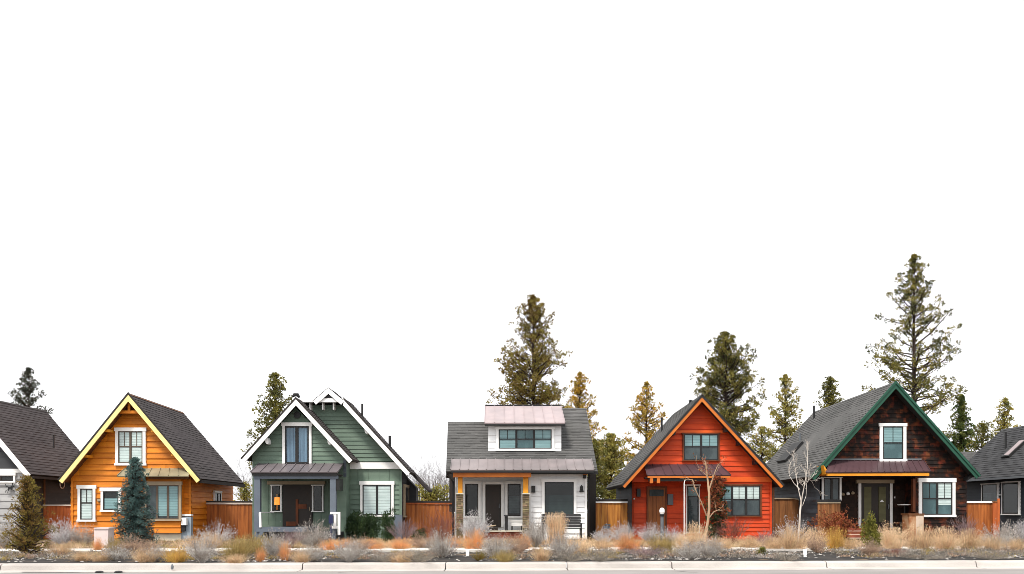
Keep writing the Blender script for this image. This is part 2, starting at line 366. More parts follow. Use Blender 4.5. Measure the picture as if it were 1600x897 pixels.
# ------------------------------------------------------------------ windows and doors
def window(par, T, u0, z0, u1, z1, casing=0.10, cas='white', head=None, sill=True, sash='sash', units=1, rail=None, grid=None, back='inside', blinds=None, name='window', label=None, sw=0.05, gridtop=True):
    """casing mesh with sash, pane and blind children. blinds: list of (unit, zfrac0, zfrac1, material)."""
    T0 = T; T = lambda u, z, o: T0(u, z, o+.062)            # clear of the lapped boards
    flip = (Vector(T0(0, 0, 1))-Vector(T0(0, 0, 0))).dot((Vector(T0(1, 0, 0))-Vector(T0(0, 0, 0))).cross(Vector(T0(0, 1, 0))-Vector(T0(0, 0, 0)))) < 0
    c = MB(); h = head if head is not None else casing*1.25; bk = -.060
    rectw(c, T, u0, z0, u0+casing, z1-h, bk, 0.055); rectw(c, T, u1-casing, z0, u1, z1-h, bk, 0.055)
    rectw(c, T, u0-0.04, z1-h, u1+0.04, z1, bk, 0.07)
    if sill: rectw(c, T, u0-0.03, z0-casing*0.75, u1+0.03, z0, bk, 0.085)
    w = c.build(name, M[cas], par, label)
    a0, b0, a1, b1 = u0+casing, z0, u1-casing, z1-h
    s = MB(); uw = (a1-a0)/units
    rectw(s, T, a0+0.001, b0+0.001, a1-0.001, b0+sw, 0.004, 0.045); rectw(s, T, a0+0.001, b1-sw, a1-0.001, b1-0.001, 0.004, 0.045)
    for i in range(units+1):
        c0 = a0+i*uw; hw = sw if 0 < i < units else sw*0.5
        cc = min(max(c0, a0+hw+0.001), a1-hw-0.001)
        rectw(s, T, cc-hw, b0+sw, cc+hw, b1-sw, 0.004, 0.047)
    if rail:
        zr = b0+(b1-b0)*rail
        for i in range(units): rectw(s, T, a0+i*uw+sw, zr-0.025, a0+(i+1)*uw-sw, zr+0.025, 0.004, 0.041)
    if grid:
        zr0 = b0+(b1-b0)*rail if (rail and gridtop) else b0
        for i in range(units):
            for k in range(1, grid[0]):
                xx = a0+i*uw+uw*k/grid[0]; rectw(s, T, xx-0.012, zr0+0.02, xx+0.012, b1-sw, 0.004, 0.038)
            for k in range(1, grid[1]):
                zz = zr0+(b1-zr0)*k/grid[1]; rectw(s, T, a0+i*uw+sw, zz-0.012, a0+(i+1)*uw-sw, zz+0.012, 0.004, 0.037)
    s.build('sash', M[sash], w)
    r = MB(); r.face([T(a0, b0, 0.010), T(a1, b0, 0.010), T(a1, b1, 0.010), T(a0, b1, 0.010)]); r.build('room', M[back], w)
    for (i, f0, f1, mt) in (blinds or []):
        bl = MB(); x0, x1 = a0+i*uw+sw*0.6, a0+(i+1)*uw-sw*0.6; q0, q1 = b0+(b1-b0)*f0, b0+(b1-b0)*f1
        if mt == 'curtain':
            k = 14
            for j in range(k):
                o1, o2 = 0.013+0.006*(j % 2), 0.013+0.006*((j+1) % 2)
                xa, xb = lerp(x0, x1, j/k), lerp(x0, x1, (j+1)/k)
                bl.face([T(xa, q0, o1), T(xb, q0, o2), T(xb, q1, o2), T(xa, q1, o1)])
        else:
            zz = q0
            while zz < q1-0.01:
                z2 = min(zz+0.075, q1); bl.face([T(x0, zz, 0.019), T(x1, zz, 0.019), T(x1, z2-0.006, 0.013), T(x0, z2-0.006, 0.013)]); zz += 0.075
        bl.build('curtain' if mt == 'curtain' else 'blind', M[mt], w)
    q4 = [T(a0, b0, 0.026), T(a1, b0, 0.026), T(a1, b1, 0.026), T(a0, b1, 0.026)]; p = MB(); p.face(q4[::-1] if flip else q4); p.build('pane', G, w, fix=False)
    return w
def fwin(par, D, x0, y0, x1, y1, **k): return window(par, front(D), X(x0, D), Z(y1, D), X(x1, D), Z(y0, D), **k)
def part(name, m, par, fn, label=None):
    mb = MB(); fn(mb); return mb.build(name, M[m] if isinstance(m, str) else [M[q] for q in m], par, label)
def bxp(name, m, par, x0, y0, x1, y1, D, t, label=None): return part(name, m, par, lambda b: b.bx(x0, y0, x1, y1, D, t), label)
def pipe_on(par, px, py0, py1, D, r=0.05, m='black', name='vent_pipe'):
    def fn(b):
        b.tube([at(px, py1, D), at(px, py0+1, D), at(px, py0, D)], [r, r, r*1.25], 8)
    return part(name, m, par, fn)
exec_houses = []
GZ = 0.26
def PW(poly, D): return [(X(a, D), Z(b, D)) for a, b in poly]
def gable_walls(par, m, wallpoly, D, L, r, seed, e=0.17, sides=(), seg=(1.8, 4.0), proj=0.024, name='wall', wob=0.0, facade=True, ms=None):
    mb = MB()
    a = [at(p, q, D) for p, q in wallpoly]
    mb.solid(a, [p+Vector((0, L, 0)) for p in a])
    if facade: clad(mb, PW(wallpoly, D), front(D), e, proj, seg, seed, wob=wob)
    for sd, px, pytop in sides:
        T = right_side(X(px, D)) if sd == 'R' else left_side(X(px, D))
        clad(mb, [(D+0.02, GZ-0.1), (D+L, GZ-0.1), (D+L, Z(pytop, D)), (D+0.02, Z(pytop, D))], T, e, proj, seg, seed+5)
    return mb.build(name, M[m], par)
def far(p, r, dz=0.0):                        # the same roof point r times as deep, straight back along y
    return Vector((p.x, p.y*r, p.z+dz))
def corner_boards(par, m, D, xs, y0, y1, w=4, t=0.066):
    for x in xs: part('corner_board', m, par, lambda b: b.bx(x-w/2, y0, x+w/2, y1, D-t, t-0.002))

# ================================================================== 1 grey house at the left edge
H = empty('house', (X(-60, 40), 42, GZ), 'light grey and charcoal gabled house cut off by the left edge', 'house')
gable_walls(H, 'greywall', [(-160, 850), (-160, 736), (39, 736), (39, 850)], 40, 7, .85, 11, e=0.34, proj=.045, sides=())
up = MB(); pl = [(-160, 735), (-160, 725), (-60, 622), (39, 735)]
up.solid([at(a, b, 40) for a, b in pl], [at(a, b, 40)+Vector((0, 7, 0)) for a, b in pl]); clad(up, PW(pl, 40), front(40), 0.9, 0.012, (3, 6), 12); up.build('gable_wall', M['charcoal'], H)
sw_ = MB(); clad(sw_, [(40.02, GZ-.1), (47, GZ-.1), (47, Z(736, 40)), (40.02, Z(736, 40))], right_side(X(39, 40)+0.012), .2, .02, (2, 4), 13); sw_.build('side_wall', M['charcoal'], H)
bxp('trim_band', 'white', H, -160, 732.5, 37, 738.5, 39.94, 0.055)
rm = MB(); A, B_ = at(47, 741, 39.4), at(-60, 613, 39.4)
roof(rm, A, B_, far(B_, 1.18), far(A, 1.18), seed=14); A2 = at(-167, 741, 39.4); roof(rm, A2, B_, far(B_, 1.18), far(A2, 1.18), seed=15)
rf = rm.build('roof', [M['roofbrown'], M['soffit']], H)
pipe_on(rf, 84, 680, 700, 43.5, .045)
part('fascia', 'white', H, lambda b: (barge(b, (-60, 614), (47, 742), 7.5, 39.4), barge(b, (-60, 614), (-167, 742), 7.5, 39.4)))
part('gutter', 'soffit', H, lambda b: b.box((X(47, 39.4)-.03, 39.5, Z(743, 39.4)-.13), (X(47, 39.4)+.1, 46.4, Z(743, 39.4)-.02)))
w_ = fwin(H, 40, -20, 739.5, 25.5, 752, casing=.09, units=2, back='inside'); fwin(H, 40, -110, 760, -60, 820, units=2, rail=.5)
bxp('sill_trim', 'white', H, -30, 755, 29, 757.5, 39.95, .045)
xw = X(39, 40)+.06
part('downspout', 'white', H, lambda b: b.tube([(xw, 44.35, GZ+.1), (xw, 44.35, Z(757, 44.35)), (xw+.25, 44.35, Z(752, 44.35))], [.045]*3, 8))
part('downspout', 'soffitwood', H, lambda b: b.tube([(xw, 41.55, GZ+.1), (xw, 41.55, Z(748, 41.55))], [.05]*2, 8))
part('hose_reel', 'white', H, lambda b: b.tube([(xw, 43.2+.22*math.cos(t/10*6.2832), Z(757, 43.2)+.2*math.sin(t/10*6.2832)) for t in range(10)]+[(xw, 43.42, Z(757, 43.2))], [.03]*11, 6))
part('wall_lamp', 'white', H, lambda b: b.lathe((xw+.06, 46.3, Z(784.5, 46.3)), [(.03, -.05), (.09, -.05), (.09, .05), (.02, .07)], 8))
part('wall_ornament', 'black', H, lambda b: [b.tube([at(15.5+a*2.2, 763+c*2, 39.86), at(15.5+a*6, 763+c*3.2, 39.84), at(15.5+a*6.8, 763+c*6.5, 39.86)], [.018]*3, 5) for a, c in ((-1, -1), (1, -1), (-1, 1), (1, 1), (-.5, 1.2), (.6, -1.3))]+[b.bx(12.5, 760.5, 18.5, 765, 39.84, .06)])

# ================================================================== 2 orange house
H = empty('house', (X(205, 40), 43, GZ), 'bright orange lap sided house with pale yellow gable boards', 'house')
gable_walls(H, 'orange', [(111, 850), (111, 736), (200, 626), (298, 739), (298, 850)], 40, 6.0, .85, 21, e=0.27, proj=.048, sides=[('R', 298, 740)])
rm = MB(); Ap = at(200, 614, 39.4); E1 = at(312, 748, 39.4); E0 = at(92, 750, 39.4)
roof(rm, E1, Ap, far(Ap, 1.165, -.12), far(E1, 1.165), seed=22); roof(rm, E0, Ap, far(Ap, 1.165, -.12), far(E0, 1.165), seed=23)
rf = rm.build('roof', [M['roofbrown'], M['soffitwood']], H)
part('fascia', 'yellow', H, lambda b: (barge(b, (200, 615), (313, 749.5), 7.6, 39.4), barge(b, (200, 615), (91, 750.5), 7.6, 39.4)))
part('roof_edge', 'soffit', H, lambda b: (barge(b, (200, 612.5), (314.5, 748.5), 2.6, 39.38, .05), barge(b, (200, 612.5), (89.5, 749.5), 2.6, 39.38, .05)))
part('gutter', 'soffit', H, lambda b: b.box((E1.x-.05, 39.45, E1.z-.20), (E1.x+.09, 45.8, E1.z-.05)))
def gable_truss(b):
    b.bx(187, 641.5, 216, 646, 39.55, .12); b.bx(199.5, 624, 203, 641.4, 39.56, .1)
part('gable_truss', 'orange', H, gable_truss)
part('gable_shade', 'doorrust', H, lambda b: b.pxprism([(190, 641), (201, 626), (213, 641)], 39.92, .05))
for (bx_, by_) in ((167, 673), (134, 713), (239.5, 673), (271, 711)):
    part('outlooker', 'amber', H, lambda b: b.bx(bx_-4, by_-2, bx_+4, by_+1.8, 39.5, .46))
corner_boards(H, 'orange', 40, (112.5, 296.5), 741, 850, 3.5)
fwin(H, 40, 181.5, 668.5, 229, 724, casing=.14, head=.17, sash='sashbrown', units=2, rail=.52, grid=(2, 1), back='insidegrey', blinds=[(0, 0, .98, 'blind'), (1, 0, .98, 'blind')], label='upper window with brown sashes and white blinds')
fwin(H, 40, 123, 758, 150.5, 812, casing=.12, head=.17, units=1, rail=.54, grid=(2, 1), blinds=[(0, 0, .98, 'blind')], label='tall narrow window with white blind')
fwin(H, 40, 159, 762, 190.5, 797, casing=.11, head=.17, units=1, back='inside', blinds=[(0, 0, .62, 'tealblind')], label='small square window half covered by pale blind')
# bay with the large window
part('bay', 'orange', H, lambda b: (b.bx(229, 746, 282.5, 833, 39.6, .42), clad(b, PW([(229, 833), (229, 816), (282.5, 816), (282.5, 833)], 39.6), front(39.6), .27, .045, (2, 4), 25)))
bay = fwin(H, 39.59, 226.5, 752.5, 284, 811.5, casing=.10, head=.17, cas='tan', sash='sashbrown', units=3, back='insidegrey', blinds=[(1, .1, .98, 'tealblind'), (2, .1, .98, 'tealblind')], label='large bay window with tan head board')
bxp('foundation', 'cream', H, 240, 833.5, 283, 850, 39.7, .6)
def awn(b): metal_roof(b, at(183, 743.5, 38.95), at(196, 731.5, 39.98), at(292, 731.5, 39.98), at(295, 743.5, 38.95), .5, .06)
aw = part('awning', 'olivemetal', H, awn)
part('awning_bracket', 'soffitwood', H, lambda b: b.solid([at(224, 744.5, 39.2), at(226, 744.5, 39.2), at(226, 744.5, 39.95), at(224, 744.5, 39.95)], [at(224, 746.5, 39.2), at(226, 746.5, 39.2), at(226, 756, 39.95), at(224, 756, 39.95)]))
part('soffit_board', 'soffitwood', H, lambda b: b.bx(232, 745, 292, 748, 39.2, .38))
bxp('utility_panel', 'bluegrey', H, 281.5, 807.5, 298.5, 848, 39.72, .25)
bxp('skirt_trim', 'white', H, 283.5, 803.5, 298.5, 806.5, 39.7, .28)
bxp('meter_box', 'white', H, 283, 809, 291, 820.5, 39.52, .18)
bxp('meter_socket', 'black', H, 283.5, 821.5, 289, 830, 39.6, .1)
part('wall_lamp', 'tan', H, lambda b: (b.bx(151.5, 779.5, 156.5, 783, 39.86, .13), b.bx(152.5, 783, 155.5, 784.5, 39.9, .09)))
xw = X(298, 40)
window(H, right_side(xw), 42.9, Z(792, 42.9), 43.95, Z(766.5, 43), casing=.08, units=2, back='inside', label='small side window')

# ================================================================== 3 green house
H = empty('house', (X(510, 40), 43, GZ), 'sage green house with white trim, two gables and slate porch', 'house')
mb = MB(); pl = [(394.5, 745), (394.5, 710), (462, 637), (541, 716), (541, 745)]
mb.solid([at(a, b, 40) for a, b in pl], [at(a, b, 40)+Vector((0, 2.5, 0)) for a, b in pl]); clad(mb, PW(pl, 40), front(40), .2, .036, (2, 5), 31)
mb.build('gable_wall', M['green'], H)
mb = MB(); mb.bx(394.5, 745.5, 541, 850, 41.3, 1.0); battens(mb, X(394.5, 41.3), X(541, 41.3), GZ, Z(746, 41.3), front(41.3), .37, 0, .03, .018)
mb.bx(524.5, 745.2, 541, 850, 40.0, 1.32); battens(mb, X(525, 40), X(541, 40)-.05, GZ, Z(746, 40), front(40), .46, 0, .03, .016)
mb.build('porch_wall', M['green'], H)
# main gabled block
mb = MB(); pl = [(470, 721), (470, 633), (538, 633), (620.5, 721)]
mb.solid([at(a, b, 41) for a, b in pl], [at(a, b, 41)+Vector((0, 2.2, 0)) for a, b in pl]); clad(mb, PW(pl, 41), front(41), .2, .036, (2, 5), 33)
lo = [(542, 850), (542, 733), (628, 733), (628, 850)]
mb.solid([at(a, b, 41) for a, b in lo], [at(a, b, 41)+Vector((0, 2.2, 0)) for a, b in lo])
clad(mb, PW([(542, 850), (542, 752), (628, 752), (628, 850)], 41), front(41), .24, .04, (2, 5), 34)
battens(mb, X(543, 41), X(627, 41), Z(752, 41), Z(733, 41), front(41), .5, 0, .03, .022)
mb.build('wall', M['green'], H)
part('corner_board', 'slate', H, lambda b: b.bx(616, 805, 628.5, 850, 40.92, .07))
corner_boards(H, 'green', 40.98, (626,), 752, 805, 4)
rm = MB(); a1, e1, e0 = at(462, 621, 39.4), at(552, 718, 39.4), at(377, 716, 39.4)
roof(rm, e1, a1, far(a1, 1.08), far(e1, 1.08), seed=35, th=.12); roof(rm, e0, a1, far(a1, 1.08), far(e0, 1.08), seed=36, th=.12)
m1, m2 = at(537, 622, 40.4), at(642, 738, 40.4)
roof(rm, m2, m1, far(m1, 1.05), far(m2, 1.05), seed=37, th=.12)
k1, k2 = at(473, 622, 40.4), at(513, 605, 41.3)
g0, g1, g2 = at(513, 605.5, 40.36), at(488.5, 627, 40.36), at(538, 627, 40.36); bk_ = Vector((0, 1.5, 0))
roof(rm, g1, g0, g0+bk_, g1+bk_, seed=38, th=.08); roof(rm, g2, g0, g0+bk_, g2+bk_, seed=48, th=.08)
rm.box((X(473, 40.4), 40.45, Z(628, 40.4)), (X(536, 40.4), 42.2, Z(623.5, 40.4)), 1)
r1, r2 = at(586, 676, 42.5), at(671, 766, 42.5)
roof(rm, r2, r1, far(r1, 1.04), far(r2, 1.04), seed=39, th=.12)
rf = rm.build('roof', [M['roofbrown'], M['soffit']], H)
pipe_on(rf, 566, 631, 660, 41.2, .05); pipe_on(rf, 609, 681, 705, 41.2, .06)
part('ridge_vent', 'black', rf, lambda b: b.tube([at(457, 620, 39.6), at(460, 617, 39.6), at(465, 617, 39.6), at(468, 621, 39.6)], [.05, .09, .09, .05], 7))
part('fascia', 'white', H, lambda b: (barge(b, (462, 622), (551, 718.5), 7.6, 39.4), barge(b, (462, 622), (377, 717), 7.6, 39.4)))
part('fascia', 'white', H, lambda b: (barge(b, (536, 623), (641, 738.5), 7, 40.4)))
part('roof_edge', 'soffit', H, lambda b: (barge(b, (462, 620), (552.5, 717.5), 2.4, 39.38, .05), barge(b, (462, 620), (375.5, 716), 2.4, 39.38, .05), barge(b, (536.5, 620.6), (643, 738), 2.4, 40.38, .05)))
bxp('trim_band', 'white', H, 541.5, 722.5, 629, 732.5, 40.90, .098)
bxp('trim_board', 'white', H, 470, 622.5, 539, 628.5, 40.38, .06)
gb = part('gablet', 'white', H, lambda b: (barge(b, (513, 606), (537.5, 627), 7, 40.36, .05), barge(b, (513, 606), (489, 627), 7, 40.36, .05)))
part('louvre', 'black', gb, lambda b: b.pxprism([(503, 624), (513, 613), (523, 624)], 40.4, .05))
for px in (484, 504, 521): part('bracket', 'white', H, lambda b: b.bx(px-1, 629, px+1, 640, 40.55, .42))
for px, py in ((416.5, 689), (514, 690), (572, 673)):
    D_ = 39.5 if px < 560 else 40.5
    part('bracket', 'white', H, lambda b: b.pxprism([(px-3, py-5), (px+1, py-5), (px+3, py), (px+3, py+4), (px, py+5), (px-2, py+2)], D_, .45))
part('gable_vent', 'black', H, lambda b: (b.solid([at(464+5.2*math.cos(t*.3927), 648.5+5.2*math.sin(t*.3927), 39.88) for t in range(16)], [at(464+5.2*math.cos(t*.3927), 648.5+5.2*math.sin(t*.3927), 39.97) for t in range(16)])))
part('corner_board', 'slateside', H, lambda b: b.bx(536.5, 716, 541, 745, 39.96, .04))
fwin(H, 40, 442, 660.5, 487.5, 724.5, casing=.12, head=.17, sill=False, units=2, sash='black', sw=.075, back='inside', blinds=[(0, .03, .97, 'curtain'), (1, .03, .97, 'curtain')], label='upper window with dark sashes and blue curtains')
fwin(H, 41, 563.5, 752, 615.5, 804.5, casing=.11, head=.17, units=2, sash='black', grid=None, back='inside', blinds=[(0, .02, .98, 'blind'), (1, .02, .98, 'blind')], label='square window with slatted white blinds')
# porch
def pr(b): metal_roof(b, at(391.5, 737.5, 38.6), at(405, 724, 39.98), at(536.5, 724, 39.98), at(527.5, 737.5, 38.6), .42, .06)
part('porch_roof', 'plum', H, pr)
bxp('porch_fascia', 'black', H, 393, 738.5, 527, 743, 38.66, .06)
bxp('porch_beam', 'slate', H, 396, 743, 527.5, 748, 38.75, .2)
part('porch_ceiling', 'soffit', H, lambda b: b.box((X(396, 38.75), 38.97, Z(742, 38.75)), (X(527, 38.75), 41.2, Z(740, 38.75))))
for (x0, x1) in ((397, 406), (515.5, 524.5)): bxp('porch_post', 'slate', H, x0, 748.2, x1, 846, 38.77, .26)
part('porch_brace', 'black', H, lambda b: b.pxprism([(524.8, 748), (529.5, 748), (529.8, 766), (525.5, 766)], 38.8, .9))
bxp('door_head', 'tan', H, 417, 752, 508, 757, 41.2, .095)
for (x0, x1) in ((424, 441), (488.2, 506)):
    w = fwin(H, 41.3, x0, 757.5, x1, 798.5, casing=.07, head=.05, units=1, sw=.03, back='inside', label='narrow sidelight beside the porch door')
dr = part('door', 'doordark', H, lambda b: (b.bx(441.5, 757.5, 487.8, 823, 41.2, .09)))
part('door_panel', 'doorrust', dr, lambda b: (b.bx(462, 780, 466, 820, 41.16, .03), b.bx(466.2, 788, 479, 795, 41.165, .03), b.bx(447, 815, 461.8, 822, 41.165, .03)))
part('handle', 'tan', dr, lambda b: b.tube([at(484, 792, 41.14), at(484, 798, 41.14)], [.02, .02], 6))
bxp('porch_floor', 'slate', H, 400, 824.2, 479, 831, 38.7, 2.4)
part('porch_skirt', 'slate', H, lambda b: b.pxprism([(406, 831.2), (412, 831.2), (405, 846), (398, 846)], 38.7, .14))
part('porch_skirt', 'charcoal', H, lambda b: b.bx(412, 831.2, 530, 846, 38.95, 2.2))
rl = part('railing', 'white', H, lambda b: (b.pxprism([(404.3, 801), (407.5, 801), (408.5, 824), (405, 824)], 38.66, .08), b.box((X(404.5, 38.66), 38.75, Z(801.8, 38.7)), (X(407, 38.66), 40.9, Z(800, 38.7)))))
rl = part('railing', 'white', H, lambda b: (b.bx(527.5, 800, 531.5, 836, 38.6, .1), b.bx(516, 800, 527.3, 803, 38.62, .08), b.bx(521, 803, 525.5, 822, 38.64, .05), b.bx(516.5, 822, 527.3, 826, 38.62, .07)))
# rear wing seen past the corner
mb = MB(); mb.pxprism([(560, 850), (560, 700), (592, 700), (650, 762), (650, 850)], 43.2, 1.0); clad(mb, [(41.02, GZ), (43.2, GZ), (43.2, Z(733, 41)), (41.02, Z(733, 41))], right_side(X(628, 41)), .2, .02, (2, 4), 41); mb.build('rear_wall', M['charcoal'], H)
window(H, right_side(X(628, 41)), 41.4, Z(806, 41.5), 42.9, Z(757, 41.5), casing=.10, cas='tan', units=2, back='inside', label='side window under tan head board')

# ================================================================== 4 white house
H = empty('house', (X(815, 40), 43, GZ), 'white cottage with dormer, mauve metal roof strip and orange porch beam', 'house')
mb = MB(); mb.bx(826.5, 735, 917, 850, 40, 6)
clad(mb, PW([(826.5, 850), (826.5, 757.5), (917, 757.5), (917, 850)], 40), front(40), .25, .036, (2, 4), 51)
battens(mb, X(827, 40), X(916, 40), Z(757.5, 40), Z(736, 40), front(40), .42, 0, .03, .02)
mb.bx(711, 735.2, 826.3, 850, 41.4, 4.5); battens(mb, X(712, 41.4), X(826, 41.4), GZ, Z(745, 41.4), front(41.4), .5, 0, .03, .015)
mb.build('wall', M['whiteside'], H)
corner_boards(H, 'white', 40, (915.4, 828), 738, 850, 3.6)
mb = MB(); mb.bx(763, 662, 877, 721, 41.2, 4); clad(mb, PW([(763, 719), (763, 664), (877, 664), (877, 719)], 41.2), front(41.2), .3, .034, (2, 4), 52)
mb.build('dormer', M['whiteside'], H)
rm = MB()
roof(rm, at(697, 737, 39.4), at(700, 659, 44), at(795, 659, 44), at(795, 737, 39.4), seed=53, th=.14)
roof(rm, at(795, 737, 39.4), at(795, 638, 45.5), at(915.5, 638, 45.5), at(934, 737, 39.4), seed=54, th=.14)
q = at(697, 737, 50); roof(rm, at(697, 745, 50), at(700, 659, 44), at(795, 659, 44), at(795, 745, 50), seed=55, th=.1)
roof(rm, at(795, 745, 51), at(795, 638, 45.5), at(915.5, 638, 45.5), at(915, 745, 51), seed=56, th=.1)
rf = rm.build('roof', [M['roofgrey'], M['soffit']], H)
part('gutter', 'black', H, lambda b: b.bx(831, 738.2, 934, 741, 39.3, .1))
def dmr(b): metal_roof(b, at(757, 660.5, 40.7), at(758, 634.5, 44.7), at(876.5, 634.5, 44.7), at(883, 660.5, 40.7), .46, .07)
part('dormer_roof', 'mauve', H, dmr)
bxp('dormer_fascia', 'black', H, 757.5, 661.5, 882.8, 664.5, 40.72, .4)
part('dormer_ridge', 'black', H, lambda b: b.tube([at(758, 634, 44.75), at(876, 634, 44.75)], [.06, .06], 6))
fwin(H, 41.2, 775, 667, 866, 701.5, casing=.13, head=.13, units=3, sash='black', rail=.5, grid=(2, 1), back='insideteal', blinds=[(0, .03, .98, 'tealblind'), (2, .03, .98, 'tealblind')], label='wide dormer window of three dark sashes')
def sk(b): metal_roof(b, at(704, 734, 39.02), at(706, 717.5, 40.2), at(924, 717.5, 40.2), at(928.5, 734, 39.02), .42, .05)
part('eave_roof', 'duskmauve', H, sk)
bxp('eave_fascia', 'black', H, 704.5, 735.2, 928, 738.4, 39.05, .05)
part('porch_soffit', 'soffit', H, lambda b: b.box((X(706, 39.4), 39.42, Z(742, 39.4)), (X(826, 39.4), 41.35, Z(739, 39.4))))
bxp('porch_beam', 'rust', H, 708, 738.6, 830, 745.6, 39.2, .3)
for (x0, x1, s_, x2, x3) in ((715.5, 722.5, 60, 713, 723.5), (817.5, 825.5, 61, 816.5, 827)):
    bxp('porch_post', 'amber', H, x0, 745.7, x1, 770.5, 39.5, .22)
    pm = MB(); b0, b1 = X(x2, 39.42), X(x3, 39.42)
    pm.box((b0+.02, 39.45, GZ-.1), (b1-.02, 39.75, Z(771.5, 39.42)))
    clad(pm, [(b0, GZ-.1), (b1, GZ-.1), (b1, Z(772, 39.42)), (b0, Z(772, 39.42))], front(39.45), .085, .03, (.12, .34), s_)
    clad(pm, [(39.45, GZ-.1), (39.75, GZ-.1), (39.75, Z(772, 39.42)), (39.45, Z(772, 39.42))], right_side(b1-.02), .085, .03, (.12, .34), s_+3)
    clad(pm, [(39.45, GZ-.1), (39.75, GZ-.1), (39.75, Z(772, 39.42)), (39.45, Z(772, 39.42))], left_side(b0+.02), .085, .03, (.12, .34), s_+4)
    pier = pm.build('stone_pier', M['stone'], H)
    bxp('cap', 'cream', pier, x2-1, 770.7, x3+1, 772.3, 39.38, .4)
fwin(H, 41.4, 723.5, 752, 751, 806.5, casing=.11, head=.13, units=1, back='inside', label='left porch window')
fwin(H, 41.4, 789.5, 752, 817, 806.5, casing=.11, head=.13, units=1, back='inside', blinds=[(0, .1, .62, 'insidegrey')], label='right porch window')
dr = part('door', 'doordark', H, lambda b: b.bx(758.5, 757, 783, 824, 41.3, .08))
part('door_casing', 'white', H, lambda b: (b.bx(754.5, 752.5, 758.3, 824, 41.28, .1), b.bx(783.2, 752.5, 787, 824, 41.28, .1), b.bx(758.4, 752.5, 783.1, 756.8, 41.28, .1)))
part('handle', 'greymetal', dr, lambda b: b.tube([at(780, 787, 41.25), at(780, 794, 41.25)], [.02, .02], 6))
mb = MB(); mb.bx(727, 831, 828, 850, 39.9, 1.45); clad(mb, PW([(727, 850), (727, 831), (828, 831), (828, 850)], 39.9), front(39.9), .075, .012, (.2, .24), 58)
mb.build('porch_step', M['brick'], H)
bxp('porch_floor', 'cream', H, 726, 829.2, 829, 830.8, 39.84, 1.5)
fwin(H, 40, 846.5, 748, 900.5, 806, casing=.13, head=.16, units=1, sash='black', sw=.04, back='inside', blinds=[(0, .05, .62, 'insidedim')], label='large square window with dark glass')
part('wall_lamp', 'black', H, lambda b: b.bx(830.5, 759, 836.5, 769.5, 39.8, .19))
part('wall_lamp', 'black', H, lambda b: (b.bx(905.5, 766.5, 912, 768.5, 39.82, .17), b.pxprism([(906.3, 766.3), (906.3, 760.5), (909, 757.5), (911.2, 760.5), (911.2, 766.3)], 39.84, .13)))
wl = part('security_lamp', 'black', H, lambda b: b.bx(911, 742.5, 916, 747.5, 39.8, .19)); bxp('lamp_hood', 'rust', wl, 911.5, 739, 918, 742.2, 39.78, .2)
part('downspout', 'black', H, lambda b: b.tube([at(920.5, 741, 40.3), at(919.5, 748, 40.6), at(919.5, 846, 40.6)], [.055]*3, 8))
part('downspout', 'black', H, lambda b: b.tube([at(699, 741, 39.6), at(708, 752, 41.2), at(708, 846, 41.2)], [.05]*3, 8))
part('dark_side_strip', 'doordark', H, lambda b: b.bx(921, 741, 931, 846, 42.5, .1)); part('dark_side_strip', 'doordark', H, lambda b: b.bx(702, 741, 711, 800, 42, .1))  # dark strips added to stand in for the shaded side yard past each corner

# ================================================================== 5 red house
H = empty('house', (X(1097, 40), 43, GZ), 'red orange gabled house with maroon porch awning and bollard lamp before it', 'house')
mb = MB(); pl = [(988, 753), (988, 749), (1097, 629), (1206, 748), (1206, 753)]
mb.solid([at(a, b, 40) for a, b in pl], [at(a, b, 40)+Vector((0, 6, 0)) for a, b in pl]); clad(mb, PW(pl, 40), front(40), .25, .044, (2, 4), 61)
mb.build('gable_wall', M['red'], H)
mb = MB(); mb.bx(1120, 753.2, 1206, 850, 40.02, 5.9); clad(mb, PW([(1120, 850), (1120, 753.2), (1206, 753.2), (1206, 850)], 40.02), front(40.02), .2, .04, (2, 4), 62)
mb.bx(988, 753.3, 1119.8, 850, 40.9, 5); clad(mb, PW([(990, 850), (990, 753.3), (1119.8, 753.3), (1119.8, 850)], 40.9), front(40.9), .25, .044, (2, 4), 63)
mb.build('wall', M['red'], H)
T_ = left_side(X(988, 40)-.01); sm_ = MB(); clad(sm_, [(40.05, GZ-.1), (46, GZ-.1), (46, Z(752, 40)), (40.05, Z(752, 40))], T_, .2, .02, (2, 4), 64); sm_.build('side_wall', M['navy'], H)
bxp('trim_band', 'redtrim', H, 1132, 745, 1206.5, 752.8, 39.90, .095)
corner_boards(H, 'red', 40.02, (1204.5,), 753, 850, 3.5)
part('downspout', 'soffitwood', H, lambda b: b.tube([at(1208.5, 762, 39.97), at(1208.5, 846, 39.97)], [.05, .05], 8))
rm = MB(); Ap = at(1097, 616, 39.4); E1 = at(1225, 757, 39.4); E0 = at(972, 757, 39.4)
roof(rm, E0, Ap, far(Ap, 1.175, -.1), far(E0, 1.175), seed=65); roof(rm, E1, Ap, far(Ap, 1.175, -.1), far(E1, 1.175), seed=66)
rf = rm.build('roof', [M['roofgrey'], M['soffit']], H)
pipe_on(rf, 1034, 653, 675, 43.4, .05); pipe_on(rf, 1079, 625, 640, 41.6, .09); 
part('fascia', 'rust', H, lambda b: (barge(b, (1097, 620.5), (1224, 759.5), 4.6, 39.38), barge(b, (1097, 620.5), (973, 759.5), 4.6, 39.38)))
part('roof_edge', 'black', H, lambda b: (barge(b, (1097, 616.5), (1226, 757.5), 3, 39.37), barge(b, (1097, 616.5), (971, 757.5), 3, 39.37)))
for px, py in ((1031, 700), (1053, 676), (1135, 671), (1156, 692), (1182, 722)): part('bracket', 'black', H, lambda b: b.bx(px-2.5, py-3.5, px+2.5, py+3.5, 39.5, .47))
